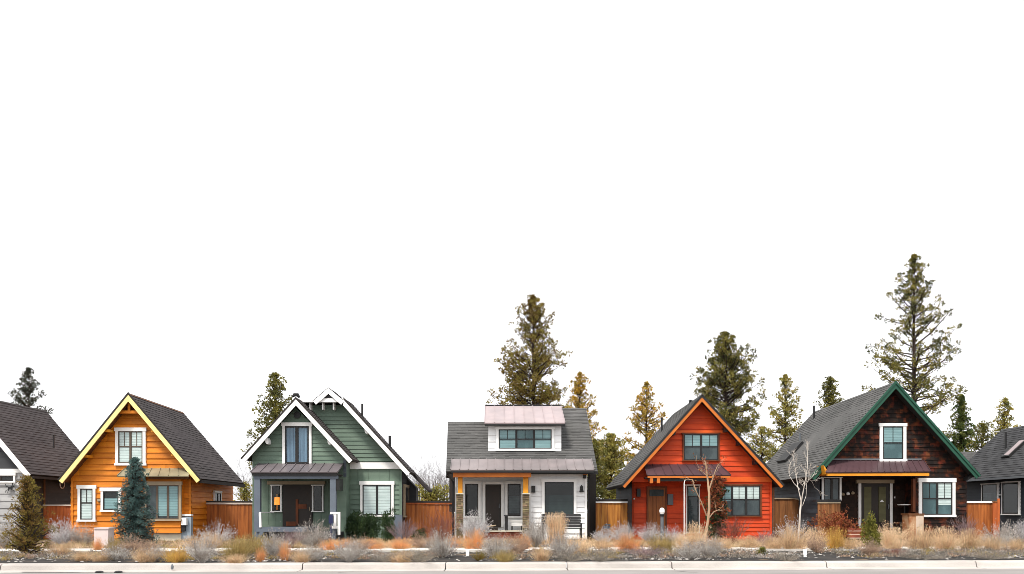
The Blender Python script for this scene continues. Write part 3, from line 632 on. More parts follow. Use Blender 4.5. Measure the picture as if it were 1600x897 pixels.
part('trim_board', 'redtrim', H, lambda b: b.bx(1056, 672.5, 1133, 676.3, 39.90, .09))
fwin(H, 40, 1066, 676.5, 1123.5, 719.5, casing=.055, head=.06, cas='doorrust', units=2, sash='black', rail=.52, grid=(2, 1), back='insidegrey', blinds=[(0, .5, .98, 'tealblind'), (1, .5, .98, 'tealblind')], label='upper window with black sashes')
fwin(H, 40.02, 1119, 756.5, 1189, 806, casing=.06, head=.07, cas='doorrust', units=3, sash='black', rail=.55, grid=(2, 1), back='insidegrey', blinds=[(0, .5, .98, 'tealblind'), (1, .55, .98, 'blind'), (2, .55, .98, 'blind')], label='triple window with black sashes')
def pr(b): metal_roof(b, at(1011, 742.5, 38.9), at(1006.5, 725.5, 39.96), at(1124, 725.5, 39.96), at(1142, 742.5, 38.9), .42, .05)
part('porch_roof', 'maroon', H, pr)
bxp('porch_fascia', 'rust', H, 1012, 744, 1141, 747, 38.92, .06)
part('porch_ceiling', 'soffit', H, lambda b: b.box((X(1012, 38.9), 39, Z(747, 38.9)), (X(1132, 38.9), 40.85, Z(745, 38.9))))
part('porch_beam', 'soffit', H, lambda b: b.bx(1014, 747.2, 1134, 752, 39.0, .2))
for px in (1018, 1029): part('bracket', 'rust', H, lambda b: b.bx(px-2.5, 747.2, px+2.5, 755, 38.93, .06))
dr = part('door', 'doorwood', H, lambda b: [b.bx(1013+i*6.6, 763, 1019.3+i*6.6, 835, 40.8, .08) for i in range(4)])
bxp('door_glass', 'insidegrey', dr, 1015, 765, 1037, 775, 40.76, .035)
part('handle', 'black', dr, lambda b: b.tube([at(1037, 795, 40.75), at(1037, 803, 40.75)], [.022, .022], 6))
part('door_casing', 'doorrust', H, lambda b: (b.bx(1010.5, 760, 1012.8, 835, 40.78, .1), b.bx(1039.6, 760, 1042, 835, 40.78, .1), b.bx(1012.9, 760, 1039.5, 762.8, 40.78, .1)))
part('wall_lamp', 'black', H, lambda b: b.bx(995.5, 763.5, 1001, 776, 40.65, .24))
part('doorbell', 'white', H, lambda b: b.bx(990, 778.5, 992, 780.5, 40.8, .08))
part('mailbox', 'greymetal', H, lambda b: (b.bx(1043.5, 772, 1052, 789, 40.72, .16)))
part('downspout', 'white', H, lambda b: b.tube([at(1073, 749, 39.05), at(1070, 751, 39.0), at(1069, 755, 39), at(1069, 842, 39)], [.024]*4, 8))
fwin(H, 40.9, 1071, 757, 1093, 832, casing=.06, cas='white', units=1, sash='sash', rail=.78, back='insidegrey', blinds=[(0, .79, .98, 'tealblind')], label='tall porch window beside the white downspout')

# ================================================================== 6 brown house
H = empty('house', (X(1400, 40), 43, GZ), 'dark brown shingled house with green gable boards and white windows', 'house')
mb = MB(); pl = [(1282, 745), (1282, 741), (1400, 607), (1510, 731), (1510, 745)]
mb.solid([at(a, b, 40) for a, b in pl], [at(a, b, 40)+Vector((0, 9, 0)) for a, b in pl]); clad(mb, PW(pl, 40), front(40), .2, .036, (.13, .26), 71, wob=.01)
mb.bx(1430, 745.2, 1510, 850, 40.01, 8.9); clad(mb, PW([(1430, 850), (1430, 745.2), (1510, 745.2), (1510, 850)], 40.01), front(40.01), .2, .036, (.13, .26), 72, wob=.01)
mb.build('wall', M['brownsh'], H)
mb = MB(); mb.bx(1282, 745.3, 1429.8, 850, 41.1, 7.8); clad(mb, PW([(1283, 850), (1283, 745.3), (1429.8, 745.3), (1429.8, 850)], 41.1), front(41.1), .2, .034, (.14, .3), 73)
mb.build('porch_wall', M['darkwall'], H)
sm_ = MB(); clad(sm_, [(40.05, GZ-.1), (49.5, GZ-.1), (49.5, Z(744, 40)), (40.05, Z(744, 40))], left_side(X(1282, 40)), .2, .022, (2, 4), 74); sm_.build('side_wall', M['slateside'], H)
rm = MB(); Ap = at(1400, 596, 39.4); E0 = at(1267, 745, 39.4); E1 = at(1532, 742, 39.4)
roof(rm, E0, Ap, far(Ap, 1.27, -.15), far(E0, 1.27), seed=75); roof(rm, E1, Ap, far(Ap, 1.27, -.15), far(E1, 1.27), seed=76)
rf = rm.build('roof', [M['roofgrey'], M['soffit']], H)
Pn = lambda s, t: lerp(lerp(E0, far(E0, 1.27), s), lerp(Ap, far(Ap, 1.27, -.15), s), t)
nrm = (far(E0, 1.27)-E0).cross(Ap-E0).normalized(); nrm = nrm if nrm.z > 0 else -nrm
part('skylight', 'black', rf, lambda b: b.solid([Pn(.60, .25), Pn(.75, .25), Pn(.75, .48), Pn(.60, .48)], [p+nrm*.16 for p in (Pn(.60, .25), Pn(.75, .25), Pn(.75, .48), Pn(.60, .48))]))
part('vent_pipe', 'black', rf, lambda b: b.tube([Pn(.86, .86), Pn(.86, .86)+Vector((0, 0, .75))], [.05, .06], 8))
part('vent_pipe', 'greymetal', rf, lambda b: b.tube([Pn(.72, .53), Pn(.72, .53)+Vector((0, 0, .45))], [.05, .06], 8))
part('fascia', 'greenfascia', H, lambda b: (barge(b, (1400, 595.5), (1531.5, 743), 7.6, 39.4), barge(b, (1400, 595.5), (1267, 745.5), 7.6, 39.4)))
part('fascia_edge', 'greenfascia', H, lambda b: (barge(b, (1400, 594.5), (1533, 743), 3, 39.33, .04), barge(b, (1400, 594.5), (1265.5, 745.5), 3, 39.33, .04)))
part('bracket', 'black', H, lambda b: b.pxprism([(1512, 746), (1524, 738), (1526, 741), (1512, 751)], 39.6, .4))
fwin(H, 40, 1373.5, 661.5, 1414.5, 718, casing=.14, head=.15, units=1, sash='black', rail=.5, grid=(2, 1), back='insideteal', blinds=[(0, .52, .98, 'tealblind')], label='upper white window with black sash')
fwin(H, 40.01, 1434.5, 747, 1491, 804.5, casing=.14, head=.2, units=2, sash='black', back='insideteal', rail=.5, grid=(2, 1), blinds=[(1, .3, .98, 'blind')], label='white lower window with blind in one half')
def pr(b): metal_roof(b, at(1290, 738, 38.75), at(1299, 719.5, 39.96), at(1443, 719.5, 39.96), at(1454, 736.5, 38.75), .3, .05)
part('porch_roof', 'maroon', H, pr)
part('porch_flashing', 'greymetal', H, lambda b: b.bx(1296, 716.5, 1440, 719, 39.92, .07))
bxp('porch_beam', 'amber', H, 1293, 738.8, 1452, 743.5, 38.8, .2)
part('porch_beam_end', 'amber', H, lambda b: b.pxprism([(1287, 727), (1290, 731), (1294, 737.5), (1294, 743), (1290, 741)], 38.9, .9))
part('porch_ceiling', 'soffit', H, lambda b: b.box((X(1296, 38.8), 39.02, Z(743, 38.8)), (X(1448, 38.8), 41.05, Z(741, 38.8))))
dr = part('door', 'doordark', H, lambda b: b.bx(1346, 755.5, 1390.5, 826, 41.0, .08))
for (x0, x1) in ((1350.5, 1361.5), (1373, 1384)): bxp('pane', 'olivepane', dr, x0, 760.5, x1, 816, 40.97, .028)
part('handle', 'greymetal', dr, lambda b: b.tube([at(1388, 788, 40.95), at(1388, 795, 40.95)], [.02, .02], 6))
part('door_ornament', 'white', dr, lambda b: b.pxprism([(1374.5, 784.5), (1376, 783), (1377, 781.2), (1379, 781), (1380, 783), (1382, 784.5)], 40.94, .025))
part('door_casing', 'white', H, lambda b: (b.bx(1341.5, 755.5, 1345.8, 826, 40.98, .1), b.bx(1390.7, 755.5, 1394.8, 826, 40.98, .1)))
bxp('door_head', 'tan', H, 1338.5, 749.5, 1397.5, 755.2, 40.96, .12)
for px, py, k in ((1317, 772.5, 'tan'), (1325, 771.5, 'white'), (1332.5, 770.5, 'tan')): part('wall_lamp', k, H, lambda b: b.lathe(at(px, py, 40.95), [(.02, -.07), (.08, -.05), (.09, .03), (.02, .09)], 8))
part('doorbell', 'white', H, lambda b: b.bx(1397.6, 776, 1399, 778.5, 41.0, .07))
part('porch_post', 'doorrust', H, lambda b: b.bx(1426.5, 748, 1430.5, 800, 39.95, .2))
sd = fwin(H, 40.4, 1282.8, 744, 1313.5, 782, casing=.09, head=.09, units=2, back='insidegrey', sill=False, label='white framed porch side window')
part('rail_beam', 'tan', sd, lambda b: b.bx(1286, 748, 1310.5, 756, 40.33, .05))
pb = part('porch_screen', 'fencedull', H, lambda b: [b.bx(1278+i*4.4, 786, 1282.2+i*4.4, 846, 39.6, .05) for i in range(8)])
bxp('cap', 'black', pb, 1276, 780.5, 1314, 784.3, 39.55, .5); bxp('rail', 'tan', pb, 1277.5, 784.5, 1313.5, 786.5, 39.56, .07)
mb = MB()
for i in range(3): mb.bx(1324+i*1.5, 825+i*5.5, 1353, 829+i*5.5, 39.9-i*.32, .9); 
st = mb.build('porch_steps', M['brick'], H)
part('tread', 'palestucco', st, lambda b: [b.bx(1325+i*1.5, 829.2+i*5.5, 1352.5, 830.6+i*5.5, 39.88-i*.32, .3) for i in range(3)])
bxp('porch_floor', 'doordark', H, 1314, 826.2, 1429, 850, 40.2, .9)
pier = part('porch_pier', 'stucco', H, lambda b: b.bx(1421, 804.5, 1443.5, 850, 38.6, .7)); bxp('face', 'palestucco', pier, 1431.5, 806, 1443, 850, 38.57, .028)
bxp('cap', 'soffitwood', pier, 1420, 802.3, 1444.5, 804.4, 38.55, .8)

# ================================================================== 7 dark house at the right edge
xw = X(1642, 40)
H = empty('house', (X(1720, 40), 43, GZ), 'dark navy house cut off by the right edge, long grey roof', 'house')
pl = [(1642, 850), (1642, 746), (1731, 652), (1820, 746), (1820, 850)]
gable_walls(H, 'navy', pl, 40, 8.2, .83, 81, sides=[('L', 1642, 745)])
rm = MB(); E0 = Vector((xw-.5, 39.3, Z(741, 40))); Ap = Vector((28.2, 39.3, 6.35)); 
roof(rm, E0, Ap, Vector((28.2, 48.6, 6.35)), Vector((xw-.5, 48.6, E0.z)), seed=82)
E1 = Vector((31.5, 39.3, Z(741, 40))); roof(rm, E1, Ap, Vector((28.2, 48.6, 6.35)), Vector((31.5, 48.6, E1.z)), seed=83)
rf = rm.build('roof', [M['roofdark'], M['soffit']], H)
Pn7 = lambda s, t: lerp(lerp(E0, Vector((xw-.5, 48.6, E0.z)), s), lerp(Ap, Vector((28.2, 48.6, 6.35)), s), t)
n7 = (Vector((xw-.5, 48.6, E0.z))-E0).cross(Ap-E0).normalized(); n7 = n7 if n7.z > 0 else -n7
def sky7(s0, s1, t0, t1, h0, h1): 
    q = [Pn7(s0, t0), Pn7(s1, t0), Pn7(s1, t1), Pn7(s0, t1)]
    return lambda b: b.solid([p+n7*h0 for p in q], [p+n7*h1 for p in q])
sk = part('skylight', 'black', rf, sky7(.545, .625, .36, .66, 0, .13)); part('glazing', 'mauve', sk, sky7(.555, .60, .38, .64, .132, .15))
part('vent_pipe', 'black', rf, lambda b: b.tube([Pn7(.70, .55), Pn7(.70, .55)+Vector((0, 0, .9))], [.05, .055], 8))
part('gutter', 'greymetal', H, lambda b: b.box((xw-.6, 39.4, E0.z-.12), (xw-.48, 48.5, E0.z-.01)))
T = left_side(xw)
window(H, T, 44.2, Z(789, 45), 45.75, Z(755, 45), casing=.06, head=.06, units=1, back='inside', blinds=[(0, .1, .6, 'insidegrey')], label='small side window')
window(H, T, 42.35, Z(803.5, 43), 43.85, Z(752, 43), casing=.06, head=.06, units=1, back='inside', label='tall side window')
part('wall_lamp', 'white', H, lambda b: b.box((xw-.14, 44.02, Z(774, 44)), (xw-.02, 44.14, Z(772.5, 44))))

# ================================================================== house far behind
H = empty('house', (X(1540, 56), 58, GZ), 'distant house showing only its pale grey roof between brown and navy houses', 'house')
part('wall', 'greywall', H, lambda b: b.bx(1495, 728, 1600, 830, 57, 6))
rm = MB(); roof(rm, at(1490, 730, 56), at(1500, 706, 59.5), at(1600, 706, 59.5), at(1610, 730, 56), seed=91); roof(rm, at(1490, 730, 63), at(1500, 706, 59.5), at(1600, 706, 59.5), at(1610, 730, 63), seed=92)
rm.build('roof', [M['roofgrey'], M['soffit']], H)

# ------------------------------------------------------------------ fences
def fence(px0, px1, pytop, D, m, label, cap='cap', capt=2.2, bw=.14, seed=1, curve=None, slim=False):
    rnd = random.Random(seed)
    x0, x1 = X(px0, D), X(px1, D); zt = Z(pytop, D)
    r = empty('fence', ((x0+x1)/2, D, GZ), label, 'fence')
    b = MB(); x = x0; ct = capt*D/F
    while x < x1-.02:
        w = min(bw*rnd.uniform(.92, 1.08), x1-x); t = (x-x0)/(x1-x0); z = zt-ct-.003
        if curve: z -= curve(t)
        b.box((x, D+rnd.uniform(0, .008), GZ-.05), (x+w-.005, D+.03, z)); x += w
    b.build('board_panel', M[m], r)
    c = MB()
    k = 12 if curve else 1
    for i in range(k):
        a, e = i/k, (i+1)/k; da, de = (curve(a), curve(e)) if curve else (0, 0)
        c.solid([(lerp(x0, x1, a), D-.05, zt-ct-da), (lerp(x0, x1, e), D-.05, zt-ct-de), (lerp(x0, x1, e), D-.05, zt-de), (lerp(x0, x1, a), D-.05, zt-da)],
                [(lerp(x0, x1, a), D+.09, zt-ct-da), (lerp(x0, x1, e), D+.09, zt-ct-de), (lerp(x0, x1, e), D+.09, zt-de), (lerp(x0, x1, a), D+.09, zt-da)])
    c.build('cap_rail', M[cap], r)
    for xx in (x0+.05, x1-.05):
        p = MB(); z = zt-(curve((xx-x0)/(x1-x0)) if curve else 0); p.box((xx-.05, D+.04, GZ-.05), (xx+.05, D+.14, z-ct)); p.build('fence_post', M['fencedull'], r)
    return r
fence(67.5, 116, 788.5, 41.5, 'fencered', 'red stained board fence between the grey and orange houses', cap='cap', seed=1)
f = fence(322, 397, 785, 42, 'fence', 'cedar board fence between the orange and green houses', cap='cap', capt=3, seed=2)
tp = MB(); tp.bx(321, 782.5, 398, 785, 41.93, .2); tp.build('top_rail', M['soffit'], f)
f = fence(631, 706, 785.5, 42, 'fence', 'brown board fence between the green and white houses', cap='fencered', capt=2.5, seed=3)
tp = MB(); tp.bx(630, 782.5, 708, 785.5, 41.93, .2); tp.build('top_rail', M['soffit'], f)
f = fence(931, 986, 783.5, 41.5, 'fencegold', 'honey coloured board fence between the white and red houses', cap='white', capt=2.6, bw=.3, seed=4)
tp = MB(); tp.bx(930, 780, 988, 783.3, 41.44, .2); tp.build('top_rail', M['soffit'], f)
lt = MB(); lt.bx(945, 819, 954, 821, 41.4, .08); lt.bx(943, 822, 953, 826, 41.42, .06); lt.build('latch', M['greymetal'], f)
fence(1209, 1263, 778, 43, 'fencedull', 'weathered plank fence with dipping top beside the white birch', cap='tan', capt=2, seed=5, curve=lambda t: .45*max(0, (t-.55)/.45)**2)
fence(1510, 1551, 783, 41.5, 'fence', 'orange brown solid fence between the brown and navy houses', cap='white', capt=3, bw=.3, seed=6)
g = empty('garden_gate', (X(1556, 41.2), 41.2, GZ), 'narrow rust red gate panel standing beside the navy wall', 'gate')
gb = MB(); 
for i in range(3): gb.bx(1551.5+i*3.6, 779 if i == 2 else 785, 1555+i*3.6, 846, 41.2, .05)
gb.build('board_panel', M['fencered'], g); gb = MB(); gb.bx(1551.5, 783.2, 1558.5, 784.8, 41.17, .1); gb.build('cap_rail', M['fencedull'], g)
# ------------------------------------------------------------------ movable things
D = 38.9
r = empty('bench', (X(877, D), D, GZ), 'black slatted bench under the large window of the white house', 'bench')
part('backrest', 'black', r, lambda b: [b.solid([at(846, 803+i*4.2, D+.25-.03*i), at(907, 803+i*4.2, D+.25-.03*i), at(908.5, 807.0+i*4.2, D+.22-.03*i), at(846, 807.0+i*4.2, D+.22-.03*i)], [at(846, 803+i*4.2, D+.29-.03*i), at(907, 803+i*4.2, D+.29-.03*i), at(908.5, 807.0+i*4.2, D+.26-.03*i), at(846, 807.0+i*4.2, D+.26-.03*i)]) for i in range(5)])
part('seat', 'black', r, lambda b: [b.box((X(847, D), D-.33+i*.12, Z(826, D)), (X(909, D), D-.23+i*.12, Z(824.5, D))) for i in range(4)])
for px in (847, 906):
    for dy in (-.3, .12): part('leg', 'black', r, lambda b: b.box((X(px, D), D+dy, GZ-.02), (X(px+2.6, D), D+dy+.07, Z(826.2, D))))
    part('armrest', 'black', r, lambda b: (b.box((X(px, D), D-.33, Z(819, D)), (X(px+3, D), D+.1, Z(817.4, D))), b.box((X(px+.3, D), D-.3, Z(824.4, D)), (X(px+2.5, D), D-.24, Z(819.1, D)))))
D = 40.55
r = empty('porch_bench', (X(813, D), D, Z(829, D)), 'white box bench on the porch of the white house', 'bench')
part('seat', 'white', r, lambda b: b.bx(797, 813, 817, 815, D-.2, .5))
part('front_panel', 'whiteside', r, lambda b: b.bx(799, 815.2, 816, 822, D-.16, .05))
for px in (799, 814): part('leg', 'black', r, lambda b: b.bx(px, 822.1, px+2, 829.4, D-.1, .3))
r = empty('side_table', (X(793, 40.2), 40.2, Z(829, 40.2)), 'small black side table beside the porch bench', 'table')
part('tabletop', 'black', r, lambda b: b.bx(787.5, 805, 795.5, 806.6, 40.05, .3)); part('leg', 'black', r, lambda b: b.bx(789, 806.7, 793.5, 829.4, 40.12, .16))
r = empty('lounge_chair', (X(770, 40.3), 40.3, Z(829, 40.3)), 'low porch chair with pale curved arm before the dark door', 'chair')
part('seat', 'doordark', r, lambda b: b.bx(760, 824.5, 778, 829.4, 40.1, .4))
part('armrest', 'tan', r, lambda b: b.tube([at(759, 827, 40.0), at(761, 824, 40.0), at(766, 822, 40.0), at(775, 821, 40.0)], [.03, .04, .04, .03], 6))
r = empty('patio_table', (X(1413.5, 39.9), 39.9, GZ), 'round white topped table on the brown house porch', 'table')
c0 = at(1413.5, 789, 40.5)
part('tabletop', 'white', r, lambda b: b.lathe(c0, [(.30, -.02), (.33, 0), (.33, .02), (.30, .035)], 20))
part('pedestal', 'black', r, lambda b: b.lathe((c0.x, c0.y, GZ), [(.2, .4), (.2, .43), (.03, .46), (.03, c0.z-GZ-.021)], 10))
r = empty('patio_chair', (X(1412, 39.6), 39.6, GZ), 'dark folding chair below the round white table', 'chair')
part('frame', 'doordark', r, lambda b: (b.tube([at(1405, 818, 39.6), at(1419, 812, 39.6)], [.025, .025], 6), b.tube([at(1408, 838, 39.6), at(1419, 812, 39.6), at(1420, 802, 39.7)], [.025]*3, 6), b.tube([at(1416, 838, 39.6), at(1406, 817, 39.6)], [.025]*2, 6)))
part('seat', 'doorrust', r, lambda b: b.bx(1405, 816.5, 1418, 818.5, 39.65, .4))
D = 36.5; r = empty('bollard_lamp', (X(1034.5, D), D, zg(8, D)), 'grey garden lamp post with white opal globe before the red house', 'lamp')
part('post', 'greymetal', r, lambda b: b.lathe((X(1034.5, D), D, zg(8, D)-.02), [(.075, 0), (.075, .02), (.07, Z(806, D)-zg(8, D))], 12), None)
part('collar', 'black', r, lambda b: b.lathe(at(1034.5, 806, D), [(.10, -.02), (.11, .03), (.10, .08)], 12))
part('globe', 'globe', r, lambda b: b.lathe(at(1034.5, 803.2, D), [(.085, 0), (.115, .08), (.115, .17), (.08, .24), (.03, .27)], 14))
r = empty('utility_cabinet', (X(157.5, 33), 33, zg(-16, 33)), 'pale pinkish utility cabinet among shrubs before the orange house', 'cabinet')
part('body', 'palebox', r, lambda b: b.bx(147, 826.5, 169, 856, 33, .5)); part('lid', 'palebox', r, lambda b: b.bx(146.3, 824.5, 169.7, 826.3, 32.96, .58))
r = empty('post_mailbox', (X(516.5, 38), 38, GZ), 'navy blue box standing by the white porch railing', 'mailbox')
part('body', 'navyblue', r, lambda b: (b.bx(513.5, 806, 520, 818, 38.2, .22), b.pxprism([(513.5, 805.9), (514.5, 804.3), (519, 804.3), (520, 805.9)], 38.2, .22)))
part('post', 'navyblue', r, lambda b: b.bx(515.8, 818.1, 517.8, 847, 38.25, .07))
# lit lamp seen through the sidelight
D = 41.2155
r = empty('table_lamp', (X(432, D), D, Z(798, D)), 'glowing amber lamp in the left sidelight of the green house', 'lamp')
EMI = emit_mat('lit_shade', (1.0, 0.27, 0.03), 0.5)
o = MB(); o.solid([at(428.2, 789, D), at(437, 789, D), at(437, 777, D), at(429, 777, D)], [p+Vector((0, .009, 0)) for p in (at(428.2, 789, D), at(437, 789, D), at(437, 777, D), at(429, 777, D))]); o.build('lamp_shade', EMI, r)
part('finial', 'amber', r, lambda b: b.bx(432, 772, 433.5, 776.8, D, .009)); part('base', 'rust', r, lambda b: b.bx(431, 789.2, 434.5, 796.5, D, .009))

# ------------------------------------------------------------------ plants: shared meshes
def blade(mb, p, d, L, w, bend, rnd, m=0, segs=2):
    side = d.cross(Vector((rnd.uniform(-1, 1), rnd.uniform(-1, 1), rnd.uniform(-.3, .3))))
    if side.length < 1e-3: side = Vector((1, 0, 0))
    side.normalize(); side *= w/2; q = p.copy(); n = len(mb.v); dd = d.copy()
    for i in range(segs+1):
        k = 1-(i/segs)*.75; mb.v.append(tuple(q-side*k)); mb.v.append(tuple(q+side*k))
        if i < segs: dd = (dd+bend*(i+1)/segs).normalized(); q = q+dd*(L/segs)
    for i in range(segs): mb.f.append((n+2*i, n+2*i+1, n+2*i+3, n+2*i+2)); mb.m.append(m)
    return q
def leafq(mb, p, rnd, L, w, d=None, m=0):
    if d is None: d = Vector((rnd.gauss(0, 1), rnd.gauss(0, 1), rnd.gauss(0, 1)+.5)).normalized()
    s = d.cross(Vector((rnd.gauss(0, 1), rnd.gauss(0, 1), rnd.gauss(0, 1)))).normalized()*w/2
    n = len(mb.v); mb.v += [tuple(p), tuple(p+d*L*.5+s), tuple(p+d*L), tuple(p+d*L*.5-s)]
    mb.f.append((n, n+1, n+2, n+3)); mb.m.append(m)
def sage_mesh(seed, m, stems=170, leaves=20, spread=1.12, upright=0.0, leafL=.05, leafw=.016):
    rnd = random.Random(seed); mb = MB()
    for i in range(stems):
        az = rnd.uniform(0, 6.2832); th = math.acos(1-rnd.random()*(1-math.cos(spread)))*(1-upright)
        d = Vector((math.sin(th)*math.cos(az), math.sin(th)*math.sin(az), math.cos(th)))
        L = rnd.uniform(.62, 1.0)*(1.0-.18*(th/spread)); p0 = Vector((math.cos(az), math.sin(az), 0))*rnd.uniform(0, .08)
        bend = Vector((0, 0, rnd.uniform(.05, .3)))+Vector((rnd.gauss(0, .1), rnd.gauss(0, .1), 0))
        blade(mb, p0, d, L, .012, bend, rnd)
        for k in range(leaves):
            t = rnd.uniform(.3, 1)
            q = p0+d*L*t+bend*.25*t*t*L
            leafq(mb, q+Vector((rnd.gauss(0, .02), rnd.gauss(0, .02), rnd.gauss(0, .02))), rnd, leafL*rnd.uniform(.7, 1.4), leafw, (d+Vector((rnd.gauss(0, .6), rnd.gauss(0, .6), rnd.gauss(.2, .6)))).normalized())
    return norm(mb, 'sage', m)
def norm(mb, name, m, circ=True):
    zmax = sorted(v[2] for v in mb.v)[int(len(mb.v)*.985)]; rs = sorted(math.hypot(v[0], v[1]) for v in mb.v); rmax = rs[int(len(rs)*.96)]
    mb.v = [(x/rmax*.5, y/rmax*.5, z/zmax) for x, y, z in mb.v]
    return mb.mesh(name, m)
def grass_mesh(seed, m, n=700, lean=.55, w=.013, heads=0.0, tufts=9):
    rnd = random.Random(seed); mb = MB()
    cs = [(rnd.gauss(0, .2), rnd.gauss(0, .2)) for _ in range(tufts)]
    for i in range(n):
        c = rnd.choice(cs); az = rnd.uniform(0, 6.2832); th = abs(rnd.gauss(0, lean*.55))
        d = Vector((math.sin(th)*math.cos(az)+c[0]*.3, math.sin(th)*math.sin(az)+c[1]*.3, math.cos(th))).normalized()
        L = rnd.uniform(.45, 1.05); p = Vector((c[0]+rnd.gauss(0, .07), c[1]+rnd.gauss(0, .07), 0))
        e = blade(mb, p, d, L, w, Vector((d.x*rnd.uniform(.1, .6), d.y*rnd.uniform(.1, .6), -rnd.uniform(0, .35))), rnd, segs=3)
        if rnd.random() < heads:
            for k in range(6): leafq(mb, e-d*rnd.uniform(0, .12), rnd, .05, .014)
    return norm(mb, 'grass', m)
def twig_mesh(seed, m, stems=46, leafm=None, nleaf=0):
    rnd = random.Random(seed); mb = MB()
    def grow(p, d, L, w, lv):
        e = blade(mb, p, d, L, w, Vector((rnd.gauss(0, .15), rnd.gauss(0, .15), .12)), rnd)
        if lv == 0:
            for k in range(nleaf): leafq(mb, e-(e-p)*rnd.uniform(0, .7), rnd, .05, .026)
            return
        for k in range(3 if lv > 1 else 4):
            t = rnd.uniform(.45, 1); nd = (d+Vector((rnd.gauss(0, .42), rnd.gauss(0, .42), rnd.gauss(.12, .3)))).normalized()
            grow(p+(e-p)*t, nd, L*rnd.uniform(.45, .75), w*.75, lv-1)
    for i in range(stems):
        az = rnd.uniform(0, 6.2832); th = rnd.uniform(0, .95)
        grow(Vector((rnd.gauss(0, .05), rnd.gauss(0, .05), 0)), Vector((math.sin(th)*math.cos(az), math.sin(th)*math.sin(az), math.cos(th))), rnd.uniform(.35, .6), .012, 2)
    return norm(mb, 'twigs', m)
def leafy_mesh(seed, m, n=2600, cone=0.0, L=.075, w=.04):
    rnd = random.Random(seed); mb = MB()
    lumps = [(rnd.uniform(0, 6.2832), rnd.random(), rnd.uniform(.6, 1)) for _ in range(26)]
    for i in range(n):
        a, h, k = rnd.choice(lumps); rr = (.5*(1-cone*h)*(.35+.65*math.sin(min(1, h*1.15+.25)*2.4)))*k
        c = Vector((rr*math.cos(a)*.8, rr*math.sin(a)*.8, .1+.84*h)); v = Vector((rnd.gauss(0, 1), rnd.gauss(0, 1), rnd.gauss(0, 1))).normalized()
        q = c+v*.17*rnd.random()**.4
        leafq(mb, Vector((q.x, q.y, max(.01, q.z))), rnd, L*rnd.uniform(.6, 1.3), w, (v+Vector((rnd.gauss(0, .5), rnd.gauss(0, .5), rnd.gauss(.3, .5)))).normalized())
    for k in range(9):
        az = rnd.uniform(0, 6.28); blade(mb, Vector((0, 0, 0)), Vector((math.cos(az)*.3, math.sin(az)*.3, 1)).normalized(), .8, .025, Vector((0, 0, 0)), rnd)
    return norm(mb, 'leafy', m)
SH = {}
def shape(kind, v):
    key = (kind, v)
    if key in SH: return SH[key]
    s = hash_(kind)*7+v
    if kind in ('sage', 'sagelight', 'sagebrown'): me = sage_mesh(s, LV[kind])
    elif kind == 'silverlow': me = sage_mesh(s, LV['sagelight'], 120, 16, 1.3)
    elif kind == 'seed': me = sage_mesh(s, LV['strawp'], 110, 14, 1.1, leafL=.045, leafw=.022)
    elif kind in ('tan', 'strawp', 'orange', 'olivegrass', 'yellowgrass'): me = grass_mesh(s, LV[kind], n=950, w=.010, heads=.25, lean=.95 if kind == 'orange' else .85)
    elif kind == 'tallgrass': me = grass_mesh(s, LV['strawp'], n=700, lean=.22, heads=.6, tufts=14)
    elif kind in ('redtwig', 'purple'): me = twig_mesh(s, LV[kind])
    elif kind == 'redleaf': me = twig_mesh(s, LV['redleaf'], 40, nleaf=4)
    elif kind == 'olive': me = sage_mesh(s, LV['juniper'], 150, 20, 1.15)
    elif kind == 'darkleaf': me = leafy_mesh(s, LV['darkleaf'])
    elif kind == 'yellowleaf': me = leafy_mesh(s, LV['yellowleaf'], cone=.55)
    elif kind == 'greylow': me = sage_mesh(s, LV['greylow'], 100, 18, 1.35)
    SH[key] = me; return me
def hash_(s): return sum(ord(c)*(i+3) for i, c in enumerate(s)) % 9973
KN = dict(sage=('sagebrush', 'sagebrush'), sagelight=('sagebrush', 'sagebrush'), sagebrown=('sagebrush', 'sagebrush'), silverlow=('sagebrush', 'sagebrush'), seed=('seed_head_shrub', 'shrub'), tan=('grass_tussock', 'grass clump'), strawp=('grass_tussock', 'grass clump'), orange=('grass_tussock', 'grass clump'), olivegrass=('grass_tussock', 'grass clump'), yellowgrass=('grass_tussock', 'grass clump'), tallgrass=('feather_grass', 'grass clump'), redtwig=('twiggy_shrub', 'shrub'), purple=('twiggy_shrub', 'shrub'), redleaf=('russet_shrub', 'shrub'), olive=('juniper_shrub', 'shrub'), darkleaf=('evergreen_shrub', 'shrub'), yellowleaf=('dwarf_conifer', 'shrub'), greylow=('low_shrub', 'shrub'))
GRP = {'sagebrush': 'sagebrush in the front yards', 'grass_tussock': 'dry grass clumps in the front yards', 'twiggy_shrub': 'bare twiggy shrubs', 'evergreen_shrub': 'evergreen shrubs by the green house', 'low_shrub': 'low shrubs along the kerb'}
prnd = random.Random(77)
USED = {}
def plant(kind, px, base, w, top, label):
    D = depth_of(px, base); k = D/F
    USED[kind] = USED.get(kind, 0)+1
    me = shape(kind, USED[kind] % 3)
    nm, cat = KN[kind]
    o = bpy.data.objects.new(nm, me); C.objects.link(o)
    x = X(px, D); o.location = (x, D, zg(x, D)-.01)
    o.scale = (w*k*1.22, w*k*1.22*prnd.uniform(.85, 1.1), (base-top)*k*(1.04 if kind in ('darkleaf', 'yellowleaf', 'redleaf', 'tallgrass') else 1.08)); o.rotation_euler = (0, 0, prnd.uniform(0, 6.28))
    tag(o, label, cat, GRP.get(nm))
    return o
